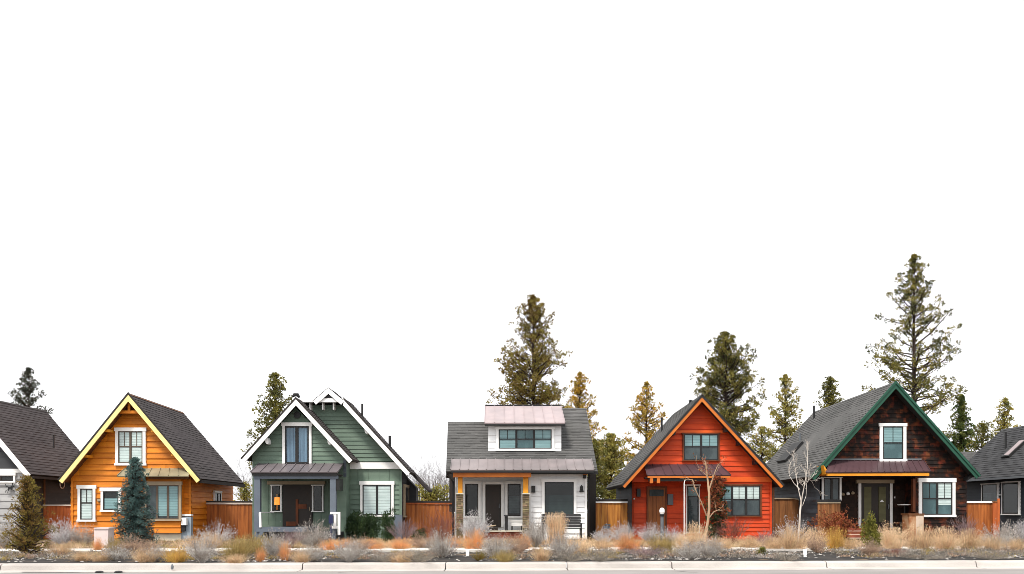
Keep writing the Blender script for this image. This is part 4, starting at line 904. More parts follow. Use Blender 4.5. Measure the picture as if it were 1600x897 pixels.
PL = [
 ('sage', 6, 858, 44, 818, 'grey sagebrush at the left edge before the light grey house'),
 ('sagelight', 99, 852, 46, 816, 'pale lavender sagebrush before the red stained fence'),
 ('sage', 130, 852, 36, 824, 'grey sagebrush left of the utility cabinet'),
 ('tan', 92, 868, 46, 848, 'low tan grass clump right of the big brown juniper'),
 ('orange', 151, 862, 18, 841, 'small orange grass tuft at the foot of the utility cabinet'),
 ('tan', 128, 876, 44, 861, 'low tan grass on the kerb side below the utility cabinet'),
 ('tan', 158, 877, 34, 862, 'sparse tan grass near the kerb below the orange tuft'),
 ('olivegrass', 178, 866, 34, 840, 'golden olive grass clump left of the blue spruce foot'),
 ('sagebrown', 205, 866, 42, 838, 'brown bush directly under the blue spruce'),
 ('sagebrown', 229, 868, 28, 846, 'brown bush at the right foot of the blue spruce'),
 ('sage', 180, 876, 40, 854, 'dark grey sagebrush near the kerb left of the blue spruce'),
 ('sage', 243, 877, 30, 854, 'grey sagebrush before the cream foundation block'),
 ('yellowgrass', 275, 878, 48, 856, 'wide golden grass clump by the kerb before the blue grey panel'),
 ('sage', 316, 879, 44, 838, 'round grey sagebrush by the kerb left of the olive clumps'),
 ('silverlow', 338, 850, 52, 819, 'silvery sagebrush before the cedar fence by the orange house'),
 ('tan', 330, 858, 40, 832, 'tan grass clump just below the silvery sagebrush at the cedar fence'),
 ('olivegrass', 364, 876, 54, 841, 'large olive yellow grass clump by the kerb before the cedar fence'),
 ('olivegrass', 392, 868, 44, 836, 'olive grass clump at the slate porch post of the green house'),
 ('tan', 372, 879, 46, 866, 'low tan grass clump on the kerb below the olive clumps'),
 ('orange', 409, 877, 22, 856, 'small orange grass clump on the kerb right of the olive clumps'),
 ('sage', 431, 872, 36, 834, 'tall grey sagebrush before the left end of the green porch'),
 ('purple', 452, 858, 40, 830, 'brownish grey twig bush under the slate porch edge'),
 ('orange', 444, 875, 24, 848, 'bright orange grass clump before the green porch'),
 ('sage', 489, 856, 48, 820, 'large grey sagebrush before the green house door'),
 ('seed', 479, 838, 22, 814, 'cream seed head shrub in front of the dark porch door'),
 ('redleaf', 511, 842, 20, 815, 'small russet shrub beside the navy blue box'),
 ('sage', 489, 877, 42, 852, 'grey sagebrush by the kerb below the green porch steps'),
 ('orange', 515, 862, 36, 843, 'orange grass clump below the white porch railing'),
 ('sage', 546, 878, 42, 846, 'grey sagebrush by the kerb below the left evergreen shrub'),
 ('darkleaf', 554, 844, 25, 802, 'dark evergreen shrub left under the square window of the green house'),
 ('darkleaf', 579, 845, 30, 806, 'dark evergreen shrub in the middle under the square window'),
 ('darkleaf', 608, 846, 20, 800, 'tall dark evergreen shrub right of the square window of the green house'),
 ('orange', 580, 860, 40, 842, 'orange grass clump below the middle evergreen shrub'),
 ('sagebrown', 562, 862, 34, 840, 'brown grey bush between the evergreen shrubs and the orange grass'),
 ('orange', 628, 860, 44, 841, 'orange grass clump below the purple twig bush'),
 ('purple', 630, 850, 46, 815, 'purplish twig bush at the corner of the green house'),
 ('greylow', 598, 878, 40, 860, 'low grey shrub at the kerb below the orange grass of the green house'),
 ('darkleaf', 656, 846, 20, 827, 'small dark round shrub at the foot of the brown fence'),
 ('redtwig', 690, 850, 54, 801, 'large reddish twig bush before the brown fence'),
 ('sagebrown', 660, 858, 40, 836, 'brown grey sagebrush left of the reddish twig bush'),
 ('sage', 692, 871, 46, 832, 'grey sagebrush standing on a dark stem before the reddish bush'),
 ('greylow', 655, 878, 56, 858, 'low grey shrub at the kerb before the brown fence'),
 ('orange', 712, 858, 26, 838, 'orange grass left of the stone pier of the white house'),
 ('sagelight', 742, 846, 40, 804, 'pale lavender twiggy sage under the left porch window'),
 ('orange', 744, 860, 40, 829, 'bright orange grass clump before the white house porch'),
 ('sage', 773, 872, 46, 838, 'grey sagebrush below the porch chair of the white house'),
 ('olive', 748, 876, 24, 860, 'low olive shrub at the kerb beside the white path edge'),
 ('sagebrown', 808, 866, 40, 838, 'brown grey sagebrush before the brick porch step'),
 ('orange', 818, 860, 26, 837, 'orange grass clump before the right stone pier'),
 ('sage', 837, 856, 34, 813, 'dark grey sagebrush between stone pier and black bench'),
 ('tallgrass', 870, 850, 34, 803, 'tall tan feather grass before the black bench'),
 ('sage', 880, 872, 44, 836, 'grey sagebrush below the tall feather grass'),
 ('seed', 910, 860, 38, 837, 'peach seed head shrub at the right end of the black bench'),
 ('greylow', 892, 877, 44, 858, 'low grey shrub at the kerb below the black bench'),
 ('greylow', 938, 877, 50, 857, 'low pale grey shrub at the kerb before the honey fence'),
 ('sagelight', 943, 850, 30, 826, 'silver sagebrush at the left end of the honey fence'),
 ('sagelight', 973, 848, 36, 821, 'silver sagebrush between the honey fence and the red house'),
 ('tan', 943, 860, 36, 841, 'tan grass clump before the honey fence'),
 ('orange', 985, 862, 52, 834, 'reddish orange grass clump left of the bollard lamp'),
 ('sagelight', 1018, 848, 36, 821, 'silver sagebrush behind the bollard lamp by the wooden door'),
 ('sagelight', 1050, 850, 32, 826, 'silver sagebrush right of the bollard lamp'),
 ('olivegrass', 1034, 862, 50, 836, 'olive tan grass clump in front of the bollard lamp'),
 ('purple', 1008, 872, 60, 853, 'low purple brown bush at the kerb before the bollard lamp'),
 ('strawp', 1084, 862, 48, 820, 'pale straw grass clump left of the crooked bare tree'),
 ('sage', 1076, 874, 36, 846, 'grey sagebrush near the kerb below the pale straw clump'),
 ('sage', 1108, 872, 38, 842, 'grey sagebrush near the kerb below the crooked bare tree'),
 ('olivegrass', 1090, 842, 30, 790, 'tall olive grass under the tall porch window of the red house'),
 ('redtwig', 1148, 850, 52, 812, 'pinkish twig bush under the triple window of the red house'),
 ('tan', 1130, 860, 40, 839, 'tan grass clump right of the crooked bare tree'),
 ('tan', 1166, 858, 46, 838, 'tan grass clump below the pinkish twig bush'),
 ('purple', 1198, 858, 40, 830, 'grey purple twig bush at the right corner of the red house'),
 ('yellowleaf', 1189, 866, 16, 855, 'tiny green shrub beside the sidewalk before the red house'),
 ('silverlow', 1240, 846, 44, 812, 'silvery round sagebrush at the foot of the white birch'),
 ('tan', 1238, 860, 52, 823, 'broad tan grass clump before the white birch'),
 ('strawp', 1268, 858, 40, 826, 'straw grass clump between the birch and the russet bush'),
 ('redleaf', 1304, 848, 58, 801, 'dark russet bush before the porch screen of the brown house'),
 ('sagebrown', 1276, 864, 28, 836, 'brown sagebrush near the white T shaped path edge'),
 ('yellowgrass', 1305, 860, 38, 826, 'yellow grass clump left of the brick steps'),
 ('yellowleaf', 1358, 862, 24, 809, 'upright yellow green dwarf conifer before the double door'),
 ('yellowleaf', 1373, 858, 18, 834, 'small rounded yellow green conifer leaning on the upright one'),
 ('sagebrown', 1360, 868, 30, 845, 'brown grey sagebrush under the dwarf conifer'),
 ('seed', 1393, 846, 54, 819, 'cream seed head shrub before the round porch table'),
 ('strawp', 1398, 860, 48, 828, 'pale straw grass right of the dwarf conifer'),
 ('tan', 1434, 860, 54, 824, 'tan grass before the stucco pier'),
 ('strawp', 1474, 860, 52, 826, 'pale straw grass under the white window of the brown house'),
 ('tan', 1515, 860, 54, 829, 'peach tan grass at the right corner of the brown house'),
 ('purple', 1466, 840, 44, 808, 'purple grey twig bush under the white window of the brown house'),
 ('purple', 1508, 846, 42, 810, 'purple grey twig bush before the orange brown fence'),
 ('redleaf', 1500, 836, 26, 799, 'rusty leafed shrub at the right corner of the brown house'),
 ('sage', 1562, 856, 48, 820, 'grey sagebrush before the rust red gate panel'),
 ('yellowleaf', 1579, 840, 18, 806, 'yellow green shrub under the tall navy house window'),
 ('sagelight', 1597, 846, 22, 816, 'bluish sagebrush at the right edge of the navy house'),
 ('tan', 1590, 862, 40, 842, 'tan grass clump at the right edge by the sidewalk'),
 ('greylow', 1228, 876, 46, 861, 'low grey shrub at the kerb before the white birch'),
 ('greylow', 1440, 874, 60, 858, 'low grey shrub at the kerb before the stucco pier'),
 ('greylow', 1545, 874, 60, 858, 'low grey shrub at the kerb before the rust red gate'),
 ('redtwig', 1398, 868, 34, 856, 'low red stemmed shrub on the sidewalk edge right of the dwarf conifer'),
 ('tan', 223, 878, 40, 858, 'tan grass clump at the kerb below the blue spruce'),
 ('tan', 300, 860, 36, 838, 'tan grass between the blue grey panel and the round grey sagebrush'),
 ('olivegrass', 412, 864, 36, 838, 'olive grass clump at the foot of the left porch post'),
 ('tan', 468, 878, 36, 860, 'tan grass clump at the kerb left of the green porch steps'),
 ('orange', 540, 858, 30, 842, 'orange grass clump just left of the evergreen shrubs'),
 ('tan', 628, 878, 36, 862, 'short tan grass at the kerb before the purplish twig bush'),
 ('olivegrass', 790, 877, 40, 860, 'olive grass at the kerb before the brick porch step'),
 ('tan', 848, 876, 34, 856, 'tan grass at the kerb left of the black bench'),
 ('tan', 905, 868, 34, 848, 'tan grass below the right end of the black bench'),
 ('strawp', 1064, 860, 34, 834, 'straw grass between bollard lamp and crooked tree'),
 ('tan', 1210, 860, 36, 838, 'tan grass at the left end of the weathered plank fence'),
 ('tan', 1330, 860, 34, 842, 'tan grass before the brick steps of the brown house'),
 ('tan', 1550, 862, 36, 838, 'tan grass before the orange brown solid fence'),
]
for a in PL: plant(*a)

# ------------------------------------------------------------------ trees
def conifer(name, label, cat, px, top, base_px, D, hw, leafm, seed, nb=90, prof=0.8, up=0.35, clump=.34, per=30, sparse=0.0, tw=.18, barkm='bark', group=None, needle=(.20, .075), cx=0.0, lean=0.0, inner=.35, capw=9.0):
    """tapered trunk with limbs, and a crown of needle tufts carried along the limbs. base_px: where the crown starts."""
    rnd = random.Random(seed); k = D/F
    zt, zc = Z(top, D), Z(base_px, D); x = X(px, D); z0 = 0.2 if D > 45 else zg(x, D); Rm = hw*k; H_ = zt-zc
    r = empty(name, (x, D, z0), label, cat, group)
    t = MB(); n = 9; pts = []; rad = []
    for i in range(n):
        f = i/(n-1); pts.append(Vector((x+math.sin(f*5+seed)*.06*(1-f)+lean*f, D+math.cos(f*4+seed)*.06*(1-f), lerp(z0-.1, zt-.05*H_, f)))); rad.append(tw*(1-f)**.8+.012)
    t.tube(pts, rad, 7)
    cr = MB()
    gaps = [(rnd.uniform(0, 6.28), rnd.uniform(.05, .85), rnd.uniform(.35, .7)) for _ in range(int(3+sparse*8))]
    for b in range(nb):
        f = (b+rnd.random())/nb; f = f**.9
        zz = zc+H_*f
        az = b*2.39996+rnd.uniform(-.5, .5)
        if any(abs((az-g[0]+3.14) % 6.283-3.14) < g[2] and abs(f-g[1]) < .06 for g in gaps): continue
        if rnd.random() < sparse*.35: continue
        pr_ = (1-f)**prof if f > .12 else (1-.12)**prof*(.72+f*2.2)
        L = Rm*min(pr_, capw)*rnd.choice((rnd.uniform(.5, .85), rnd.uniform(.8, 1.08)))*min(1, (1-f)/.14+.3)+.08
        u = up+(f-.4)*.9+rnd.uniform(-.3, .4)
        d = Vector((math.cos(az), math.sin(az), u)).normalized()
        p0 = Vector((x+lean*f, D, zz-L*.15)); bendv = Vector((0, 0, L*.18*(1 if up > 0 else -1)))
        mid = p0+d*L*.5-bendv*.35; end = p0+d*L
        t.tube([p0, mid, end], [.03+.02*L*(1-f), .02+.008*L, .008], 4, cap=False)
        m = max(1, int(L/(clump*1.05)))
        for j in range(m+1):
            s = inner+(1-inner)*j/m; q = (p0.lerp(mid, s*2) if s < .5 else mid.lerp(end, s*2-1))
            cl = clump*rnd.uniform(.6, 1.25)*(1-.5*f)*min(1, (1-f)/.10+.45)
            c = q+Vector((rnd.gauss(0, .35), rnd.gauss(0, .35), rnd.gauss(.15, .3)))*cl*1.4
            if rnd.random() < sparse*.3: continue
            for i in range(int(per*(.6+.6*rnd.random()))):
                v = Vector((rnd.gauss(0, 1), rnd.gauss(0, 1), rnd.gauss(0, .8))).normalized(); dd = (v+d*.5+Vector((0, 0, .25))).normalized()
                leafq(cr, c+v*cl*.6*rnd.random()**.5, rnd, needle[0]*(1-.35*f)*rnd.uniform(.6, 1.3), needle[1]*rnd.uniform(.7, 1.4), dd)
    for i in range(int(per*3)):
        v = Vector((rnd.gauss(0, .05), rnd.gauss(0, .05), -rnd.uniform(-.02, .07*H_)))
        leafq(cr, Vector((x+lean, D, zt))+v, rnd, needle[0], needle[1], Vector((rnd.gauss(0, .4), rnd.gauss(0, .4), 1)).normalized())
    t.build('trunk', M[barkm], r, fix=False); cr.build('crown', LV[leafm], r, fix=False)
    return r
TG = 'conifers behind the houses'
conifer('pine_tree', 'sparse dark grey pine above the grey house roof', 'tree', 45, 577, 690, 62, 54, 'pinegrey', 3, nb=120, sparse=.4, clump=.26, per=18, up=.45, tw=.14, group=TG)
conifer('pine_tree', 'olive green dense pine behind the left gable of the green house', 'tree', 430, 585, 740, 58, 52, 'olive', 4, nb=115, prof=.6, clump=.32, per=28, up=.5, tw=.16, group=TG)
conifer('pine_tree', 'large brownish olive pine behind the white house dormer', 'tree', 833, 463, 690, 66, 102, 'pinebrown', 5, nb=250, capw=.62, prof=.70, clump=.42, per=40, up=.4, tw=.24, sparse=.3, group=TG)
conifer('larch_tree', 'slim golden conifer rising just right of the white house roof', 'tree', 906, 584, 740, 60, 62, 'gold', 6, nb=130, prof=.7, clump=.27, per=22, up=.6, tw=.12, sparse=.35, group=TG)
conifer('pine_tree', 'green and russet bushy conifer behind the honey fence', 'tree', 955, 682, 800, 54, 44, 'goldgreen', 7, nb=150, prof=.5, clump=.36, per=34, up=.3, tw=.14, group=TG)
conifer('pine_tree', 'olive green low conifer at the right wall of the white house', 'tree', 930, 690, 800, 52, 24, 'olive', 27, nb=60, prof=.42, clump=.34, per=30, up=.3, tw=.12, group=TG)
conifer('larch_tree', 'golden conifer standing alone between white and red houses', 'tree', 1010, 599, 730, 60, 54, 'gold', 8, nb=95, prof=.75, clump=.27, per=22, up=.5, tw=.12, sparse=.35, group=TG)
conifer('pine_tree', 'large dark green pine behind the red house gable', 'tree', 1134, 522, 710, 64, 104, 'pinedark', 9, nb=235, capw=.56, prof=.68, clump=.40, per=38, up=.42, tw=.24, sparse=.25, group=TG)
conifer('larch_tree', 'yellow green slender pine between the red and brown houses', 'tree', 1227, 588, 730, 60, 46, 'goldgreen', 10, nb=100, prof=.62, clump=.28, per=24, up=.35, tw=.14, sparse=.4, group=TG)
conifer('pine_tree', 'low pale green bushy pine beside the red roof edge', 'tree', 1190, 672, 740, 62, 40, 'goldgreen', 28, nb=70, prof=.4, clump=.34, per=24, up=.2, tw=.12, sparse=.5, group=TG)
conifer('pine_tree', 'narrow olive conifer peeking over the brown house ridge', 'tree', 1297, 592, 700, 66, 32, 'olive', 11, nb=110, prof=.55, clump=.3, per=26, up=.6, tw=.12, group=TG)
conifer('pine_tree', 'tallest dark pine towering behind the brown house', 'tree', 1428, 400, 690, 62, 124, 'pinedark', 12, nb=225, capw=.60, prof=.80, clump=.42, per=38, up=.42, tw=.26, sparse=.6, inner=.42, group=TG)
conifer('fir_tree', 'dense green pointed fir right of the brown gable', 'tree', 1502, 619, 760, 64, 38, 'fir', 13, nb=190, prof=.9, clump=.27, per=28, up=-.15, tw=.14, inner=.15, group=TG)
conifer('pine_tree', 'small round olive tree between the fir and the navy roof', 'tree', 1536, 664, 760, 62, 30, 'olive', 14, nb=70, prof=.4, clump=.36, per=28, up=.4, tw=.1, group=TG)
conifer('larch_tree', 'small golden green conifer above the navy house roof', 'tree', 1570, 624, 740, 62, 30, 'goldgreen', 15, nb=90, prof=.6, clump=.27, per=24, up=.6, tw=.1, sparse=.2, group=TG)
# garden conifers in front
D_ = depth_of(41, 868)
conifer('juniper_tree', 'bushy brown olive juniper before the light grey house', 'tree', 43, 748, 862, D_, 40, 'juniper', 16, nb=190, prof=.80, clump=.19, per=30, sparse=.25, up=.55, tw=.07, needle=(.10, .022), inner=.2)
D_ = depth_of(212, 852)
conifer('spruce_tree', 'blue green spruce before the orange house bay window', 'tree', 211, 717, 846, D_, 35, 'spruce', 17, nb=340, capw=.8, prof=.66, clump=.15, per=40, up=-.05, tw=.07, needle=(.085, .022), inner=.12)

def bare_tree(name, label, base, D, spec, m, seed, lv=3, cat='tree', rootr=.06, group=None, leafm=None, nleaf=0, spread=.45, twl=1.0):
    """spec: limbs as lists of surveyed points (px, py, y offset), first limb is the trunk; twigs grow from the limbs"""
    rnd = random.Random(seed); r = empty(name, (X(base, D), D, zg(X(base, D), D) if D < 45 else .2), label, cat, group)
    t = MB(); tw = MB(); lf = MB()
    def grow(p, d, L, rr, l):
        q = p+d*L*.5+Vector((rnd.gauss(0, .05), rnd.gauss(0, .05), 0))*L; e = p+d*L+Vector((0, 0, .06*L))
        tw.tube([p, q, e], [rr, rr*.75, rr*.4], 4, cap=False)
        if leafm:
            for _ in range(nleaf): leafq(lf, q.lerp(e, rnd.random())+Vector((rnd.gauss(0, .04), rnd.gauss(0, .04), rnd.gauss(0, .04))), rnd, .08, .045)
        if l <= 0: return
        for _ in range(3):
            grow(p.lerp(e, rnd.uniform(.35, 1)), (d+Vector((rnd.gauss(0, spread), rnd.gauss(0, spread), rnd.gauss(.15, .3)))).normalized(), L*rnd.uniform(.5, .8), max(.0045, rr*.6), l-1)
    for i, (pts, r0, r1, ntw) in enumerate(spec):
        P = [at(a, b, D)+Vector((0, o, 0)) for a, b, o in pts]
        t.tube(P, [.72*lerp(r0, r1, k/(len(P)-1)) for k in range(len(P))], 7)
        for _ in range(ntw):
            f = rnd.uniform(.3, 1)*(len(P)-1); k = min(int(f), len(P)-2); p = P[k].lerp(P[k+1], f-k); d = (P[k+1]-P[k]).normalized()
            grow(p, (d+Vector((rnd.gauss(0, .7), rnd.gauss(0, .7), rnd.gauss(.1, .3)))).normalized(), rnd.uniform(.3, .7)*twl*D/36, max(.006, r1*.5), lv-1)
    t.build('trunk', M[m], r, fix=False)
    if tw.f: tw.build('twigs', M[m], r, fix=False)
    if lf.f: lf.build('leaves', LV[leafm], r, fix=False)
    return r
D_ = depth_of(1248, 850)
bare_tree('birch_tree', 'leafless white birch before the grey stone coloured wall of the brown house', 1248, D_, [
  ([(1247, 852, 0), (1249, 822, 0), (1250, 800, 0), (1252, 783, 0)], .065, .05, 0),
  ([(1252, 784, 0), (1249, 760, .2), (1247, 735, .3), (1243, 708, .4)], .034, .008, 6),
  ([(1252, 784, 0), (1254, 760, -.2), (1258, 730, -.3), (1259, 690, -.2)], .038, .008, 8),
  ([(1250, 765, 0), (1243, 755, .2), (1238, 742, .4), (1241, 724, .5)], .02, .007, 5),
  ([(1254, 758, 0), (1265, 746, .3), (1274, 752, .4), (1280, 762, .5)], .014, .006, 4),
  ([(1254, 790, 0), (1262, 775, .2), (1263, 755, .2), (1268, 744, .1)], .018, .007, 5),
 ], 'barkpale', 5, lv=3, twl=.62)
D_ = depth_of(1104, 858)
bare_tree('crooked_tree', 'crooked tan trunked bare tree with few dry leaves before the red house', 1104, D_, [
  ([(1103, 858, 0), (1102, 838, 0), (1106, 815, 0), (1108, 795, 0), (1108, 770, 0)], .075, .06, 0),
  ([(1108, 772, 0), (1106, 752, 0), (1104, 735, 0), (1102, 720, 0)], .06, .02, 7),
  ([(1108, 765, 0), (1112, 750, -.1), (1115, 738, -.2), (1120, 726, -.2)], .04, .014, 6),
  ([(1104, 806, 0), (1094, 785, -.2), (1085, 768, -.3), (1079, 750, -.3), (1074, 750, -.3)], .035, .014, 6),
  ([(1106, 812, 0), (1114, 800, -.1), (1122, 796, -.2)], .03, .012, 3),
  ([(1106, 745, 0), (1100, 738, .1), (1092, 733, .1)], .03, .010, 5),
 ], 'barktan', 7, lv=2, leafm='redleaf', nleaf=1, twl=.6)
o = conifer('climbing_shrub', 'dark columnar shrub with russet leaves at the right of the crooked tree', 'shrub', 1120, 762, 842, 37.2, 15, 'darkleaf', 31, nb=110, prof=.12, clump=.2, per=26, up=.4, tw=.04, needle=(.09, .05), inner=.1)
o = conifer('climbing_shrub', 'russet upright shrub right behind the crooked tree trunk', 'shrub', 1120, 748, 812, 37.0, 12, 'redleaf', 32, nb=90, prof=.2, clump=.2, per=22, up=.5, tw=.03, needle=(.09, .05), inner=.1)
def far_bare(px, top, w, D, seed, label):
    spec = []; rnd = random.Random(seed)
    for i in range(5):
        a = px+rnd.uniform(-.3, .3)*w
        spec.append(([(px+rnd.uniform(-.1, .1)*w, 815, rnd.uniform(-.3, .3)), ((a+px)/2, lerp(815, top, .5), rnd.uniform(-.5, .5)), (a+rnd.uniform(-.2, .2)*w, top+rnd.uniform(2, 14), rnd.uniform(-.8, .8))], .06, .015, 11))
    bare_tree('bare_tree', label, px, D, spec, 'twiggrey', seed, lv=3, group='bare trees beyond the fences', spread=.4)
far_bare(656, 742, 22, 56, 41, 'bare grey tree over the left half of the brown fence')
far_bare(676, 741, 22, 58, 42, 'bare grey tree over the middle of the brown fence')
far_bare(698, 748, 22, 55, 43, 'bare grey tree at the left eave of the white house')
far_bare(386, 752, 20, 54, 44, 'bare tree between the orange house roof and the green house')
conifer('pine_tree', 'pale bronze bush over the cedar fence beside the green porch', 'shrub', 382, 758, 800, 52, 16, 'goldgreen', 45, nb=40, prof=.3, clump=.3, per=18, up=.3, tw=.06, sparse=.4)
conifer('hedge_shrub', 'low bronze hedge bush just over the brown fence', 'shrub', 675, 768, 800, 50, 36, 'goldgreen', 46, nb=60, prof=.2, clump=.3, per=18, up=.3, tw=.06, sparse=.3)

# ------------------------------------------------------------------ ground, sidewalk, kerb, road
def strip(name, xs, ys, zf, m, kind='structure', dz=0.0, thick=0.0):
    mb = MB()
    for i in range(len(xs)-1):
        for j in range(len(ys)-1):
            q = [(xs[i], ys[j]), (xs[i+1], ys[j]), (xs[i+1], ys[j+1]), (xs[i], ys[j+1])]
            mb.face([(x, y+YAW*x, zf(x, y)+dz) for x, y in q])
    o = mb.build(name, M[m], fix=False); tag(o, kind=kind); return o
xs = [-60+i*1.5 for i in range(81)]
gr_ = random.Random(9)
def bumpy(x, y): return 0.23+.03*math.sin(x*1.7)*math.cos(y*1.3)*min(1, max(0, (y-30.9)/2))
tag(strip('ground', [-900, -300, -60]+xs[1:-1]+[60, 300, 900], [23.86, 31, 32, 33, 34, 35, 36, 37, 38, 39, 40, 45, 60, 100, 300, 1500], lambda x, y: (bumpy(x, y)+(.02 if y > 30.9 else -.06)), 'yard'), 'dry brown soil of the front yards reaching to the horizon', 'ground')
tag(strip('planting_strip', xs, [23.84+i*.46 for i in range(12)], lambda x, y: 0.195+.04*(y-23.84)/5.1+.03*math.sin(x*2.3+y)*math.sin(y*2.1) if 24 < y < 28.8 else .195+(.04 if y > 28 else 0), 'mulch'), 'dark mulch strip between kerb and sidewalk', 'planting strip')
mb = MB(); x = -46.0; i = 0
while x < 46:
    w = 1.52; q = [(x+.006, 28.9), (x+w-.006, 28.9), (x+w-.006, 30.9), (x+.006, 30.9)]; h = gr_.uniform(-.004, .004)
    mb.solid([(a, b+YAW*a, .12) for a, b in q], [(a, b+YAW*a, .30+h) for a, b in q]); x += w
tag(mb.build('sidewalk', M['walk']), 'pale concrete sidewalk showing between the shrubs', 'sidewalk', kind='structure')
# narrow concrete edge running from sidewalk to kerb, twice
for px, lb in ((730.5, 'white T shaped path edge before the white house'), (1258, 'white T shaped path edge before the white birch')):
    a = X(px, 27); mb = MB(); q = [(X(px-2.6, d), d) for d in (26.2, 28.89+YAW*a)]+[(X(px+2.6, d), d) for d in (28.89+YAW*a, 26.2)]
    mb.solid([(x_, y_, .1) for x_, y_ in q], [(x_, y_, z_) for (x_, y_), z_ in zip(q, (.275, .298, .298, .275))])
    tag(mb.build('path_edging', M['white'], loc=(a, 27+YAW*a, .2)), lb, 'path edge')
# kerb with rounded nose and gutter pan, cast in lengths with dark joints
joints = [-40, -34, -28, -22, X(10, 23.0), X(473, 23.2), X(697, 23.6), X(885, 23.8), X(1047, 24), X(1287, 24.2), X(1520, 24.4), 19, 24, 30, 36, 42]
joints = sorted(joints)
prof = [(22.95, -.05), (22.95, .008), (23.42, .016), (23.46, .03), (23.50, .15), (23.53, .178), (23.58, .19), (23.83, .196), (23.83, -.05)]
mb = MB()
for a, b in zip(joints[:-1], joints[1:]):
    p = a+.016
    mb.solid([(p, y+YAW*p, z) for y, z in prof], [(b-.016, y+YAW*(b-.016), z) for y, z in prof])
tag(mb.build('kerb', M['concrete']), 'long pale concrete kerb with dark joints', 'kerb', kind='structure')
tag(strip('road', [-900, -60, -30, -15, 0, 15, 30, 60, 900], [-400, -60, 0, 10, 18, 22, 23.0], lambda x, y: 0.0, 'road'), 'pale grey road along the kerb', 'road')
# backing earth behind the kerb joints
mb = MB(); mb.solid([(-46, 23.3-YAW*46, -.3), (46, 23.3+YAW*46, -.3), (46, 23.3+YAW*46, -.02), (-46, 23.3-YAW*46, -.02)], [(-46, 23.85-YAW*46, -.3), (46, 23.85+YAW*46, -.3), (46, 23.85+YAW*46, .02), (-46, 23.85-YAW*46, .02)])
tag(mb.build('kerb_base', M['mulch']), kind='structure')
# cracks and the black drain line in the gutter
def crack(pts, w, m='black', name='pavement_crack', z=.0045):
    if name == 'gutter_seam': z = .022
    mb = MB(); P = [Vector((X(a, d), d, z)) for a, d in pts]
    for p, q in zip(P[:-1], P[1:]):
        n = Vector((-(q-p).y, (q-p).x, 0)).normalized()*w/2; mb.face([p-n, q-n, q+n, p+n])
    o = mb.build(name, M[m], fix=False); tag(o, kind='structure'); return o
crack([(1048, 22.9), (1062, 22.75), (1078, 22.4), (1090, 22.35)], .035); crack([(528, 22.3), (540, 22.45), (552, 22.6)], .03)
o = crack([(34, 22.25), (90, 22.28), (150, 22.28), (195, 22.3)], .06, name='gutter_seam')
for px, lb in ((155, 'left of the two small black drain holes in the gutter'), (185, 'right of the two small black drain holes in the gutter')):
    mb = MB(); d = 22.28; mb.lathe((X(px, d), d, .002), [(.10, 0), (.11, .02), (.07, .045), (.02, .05)], 10); tag(mb.build('drain_hole', M['black'], loc=(X(px, d), d, 0)), lb, 'drain', 'drain holes in the gutter')
mb = MB(); d = 22.72; mb.bx(266.8, 884, 269.2, 889, d+.06, .04); mb.lathe((X(268, d), d+.05, .13), [(.03, -.08), (.04, 0), (.02, .06)], 8)
tag(mb.build('kerb_marker', M['greymetal'], loc=(X(268, d), d, 0)), 'small dark metal stub on the kerb below the orange house', 'marker')

# ------------------------------------------------------------------ stuff nobody could count
def scrub_at(x): return .45+.55*math.sin(x*.9)*math.sin(x*.37+1)
def ground_cover(name, n, y0, y1, mats, fn, seed, label, cat):
    rnd = random.Random(seed); mb = MB()
    for _ in range(n):
        x = rnd.uniform(-19, 19); y = rnd.uniform(y0, y1)
        if y < 29 and min(abs(x-X(730.5, 27)), abs(x-X(1258, 27))) < .75: continue
        fn(mb, rnd, Vector((x, y+YAW*x, zg(x, y+YAW*x))))
    return tag(mb.build(name, mats, fix=False), label, cat, kind='stuff')
def tuft(mb, rnd, p):
    m = rnd.choice([0, 0, 1, 1, 2, 3]); h = rnd.uniform(.10, .32)
    for _ in range(26):
        d = Vector((rnd.gauss(0, .45), rnd.gauss(0, .45), 1)).normalized(); blade(mb, p+Vector((rnd.gauss(0, .12), rnd.gauss(0, .12), -.01)), d, h*rnd.uniform(.5, 1.1), .014, Vector((d.x*.4, d.y*.4, -.1)), rnd, m)
def scrub(mb, rnd, p):
    m = rnd.choice([0, 0, 0, 1, 2, 2, 3]); h = rnd.uniform(.05, .14); w = rnd.uniform(.12, .4)
    for _ in range(90):
        q = p+Vector((rnd.gauss(0, w*.5), rnd.gauss(0, w*.5), abs(rnd.gauss(0, h*.5)))); leafq(mb, q, rnd, .07, .018, Vector((rnd.gauss(0, .6), rnd.gauss(0, .6), 1)).normalized(), m)
ground_cover('dry_grass', 1500, 31.0, 39.5, [LV['tan'], LV['strawp'], LV['olivegrass'], LV['sagebrown']], tuft, 5, 'short dry grass tufts scattered over the front yards', 'dry grass')
ground_cover('low_scrub', 600, 24.75, 28.7, [LV['greylow'], LV['sage'], LV['sagebrown'], LV['olivegrass']], scrub, 6, 'low grey brown scrub covering the planting strip', 'scrub')
rnd = random.Random(8); mb = MB()
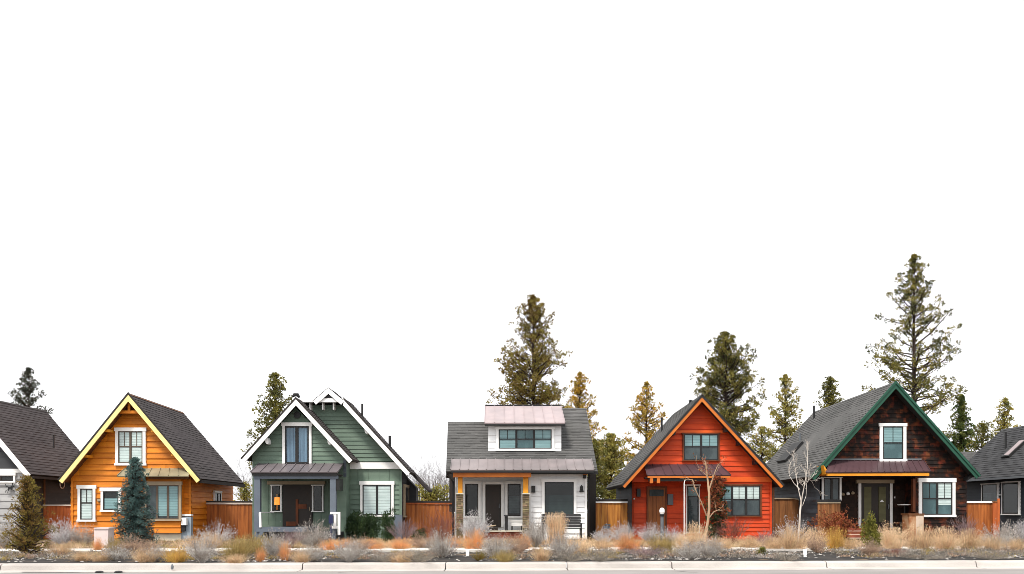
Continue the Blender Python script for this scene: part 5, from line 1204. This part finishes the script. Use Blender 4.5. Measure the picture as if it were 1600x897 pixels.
for _ in range(5200):
    x = rnd.uniform(-17, 17); y = rnd.uniform(23.95, 28.7)
    dens = .5+.5*math.sin(x*.8+1.2)*math.sin(x*.23+y*.9)
    if rnd.random() > dens**3+.02: continue
    s = rnd.uniform(.02, .06); p = Vector((x, y+YAW*x, zg(x, y+YAW*x)+s*.3)); n = len(mb.v)
    a = rnd.uniform(0, 1.6)
    for k in range(4): mb.v.append((p.x+s*math.cos(a+k*1.571)*rnd.uniform(.7, 1.3), p.y+s*math.sin(a+k*1.571)*rnd.uniform(.7, 1.3), p.z+rnd.uniform(-.2, .2)*s))
    mb.v.append((p.x, p.y, p.z+s*rnd.uniform(.4, .8)))
    for k in range(4): mb.f.append((n+k, n+(k+1) % 4, n+4)); mb.m.append(0)
tag(mb.build('gravel', M['stonewhite'], fix=False), 'pale gravel stones scattered along the kerb', 'gravel', kind='stuff')

# ------------------------------------------------------------------ light, sky, camera
sc = bpy.context.scene
w = bpy.data.worlds.new('World'); sc.world = w; w.use_nodes = True; nt = w.node_tree; bg = nt.nodes['Background']
EL, AZ = R(58), R(207)                        # overcast sun, high behind the camera and a little to its left
sky = nt.nodes.new('ShaderNodeTexSky'); sky.sky_type = 'NISHITA'; sky.sun_disc = False; sky.sun_elevation = EL; sky.sun_rotation = AZ
sky.dust_density = 6; sky.air_density = 1.0; sky.ozone_density = 1.0
hs = nt.nodes.new('ShaderNodeHueSaturation'); hs.inputs['Saturation'].default_value = .12; nt.links.new(sky.outputs[0], hs.inputs['Color'])
mx = nt.nodes.new('ShaderNodeMix'); mx.data_type = 'RGBA'; mx.inputs[0].default_value = .75; mx.inputs[7].default_value = (4.9, 4.9, 4.95, 1)   # cloud cover
nt.links.new(hs.outputs[0], mx.inputs[6]); nt.links.new(mx.outputs[2], bg.inputs[0]); bg.inputs[1].default_value = .12
sl = bpy.data.lights.new('sun', 'SUN'); sl.energy = 1.5; sl.angle = R(10); sl.color = (1.0, .93, .83)
so = bpy.data.objects.new('sun', sl); C.objects.link(so)
sd = Vector((math.sin(AZ)*math.cos(EL), math.cos(AZ)*math.cos(EL), math.sin(EL)))
so.rotation_euler = (-sd).to_track_quat('-Z', 'Y').to_euler()
cam = bpy.data.cameras.new('camera'); co = bpy.data.objects.new('camera', cam); C.objects.link(co); sc.camera = co
co.location = (0, 0, CZ); co.rotation_euler = (R(90), 0, 0)
cam.sensor_width = 36; cam.sensor_fit = 'HORIZONTAL'; cam.lens = 36*F/1600; cam.shift_y = (HY-448.5)/1600; cam.clip_end = 4000
vs = sc.view_settings; vs.view_transform = 'Standard'; vs.look = 'None'; vs.gamma = 1; vs.exposure = 1.3; vs.use_curve_mapping = False

sc.cycles.filter_width = 0.8; sc.cycles.use_denoising = True; sc.cycles.denoising_input_passes = 'RGB_ALBEDO_NORMAL'; sc.cycles.denoising_prefilter = 'ACCURATE'; sc.cycles.diffuse_bounces = 3; sc.cycles.max_bounces = 6; sc.cycles.sample_clamp_indirect = 3.0; sc.cycles.use_adaptive_sampling = False
w.cycles.sampling_method = 'NONE'
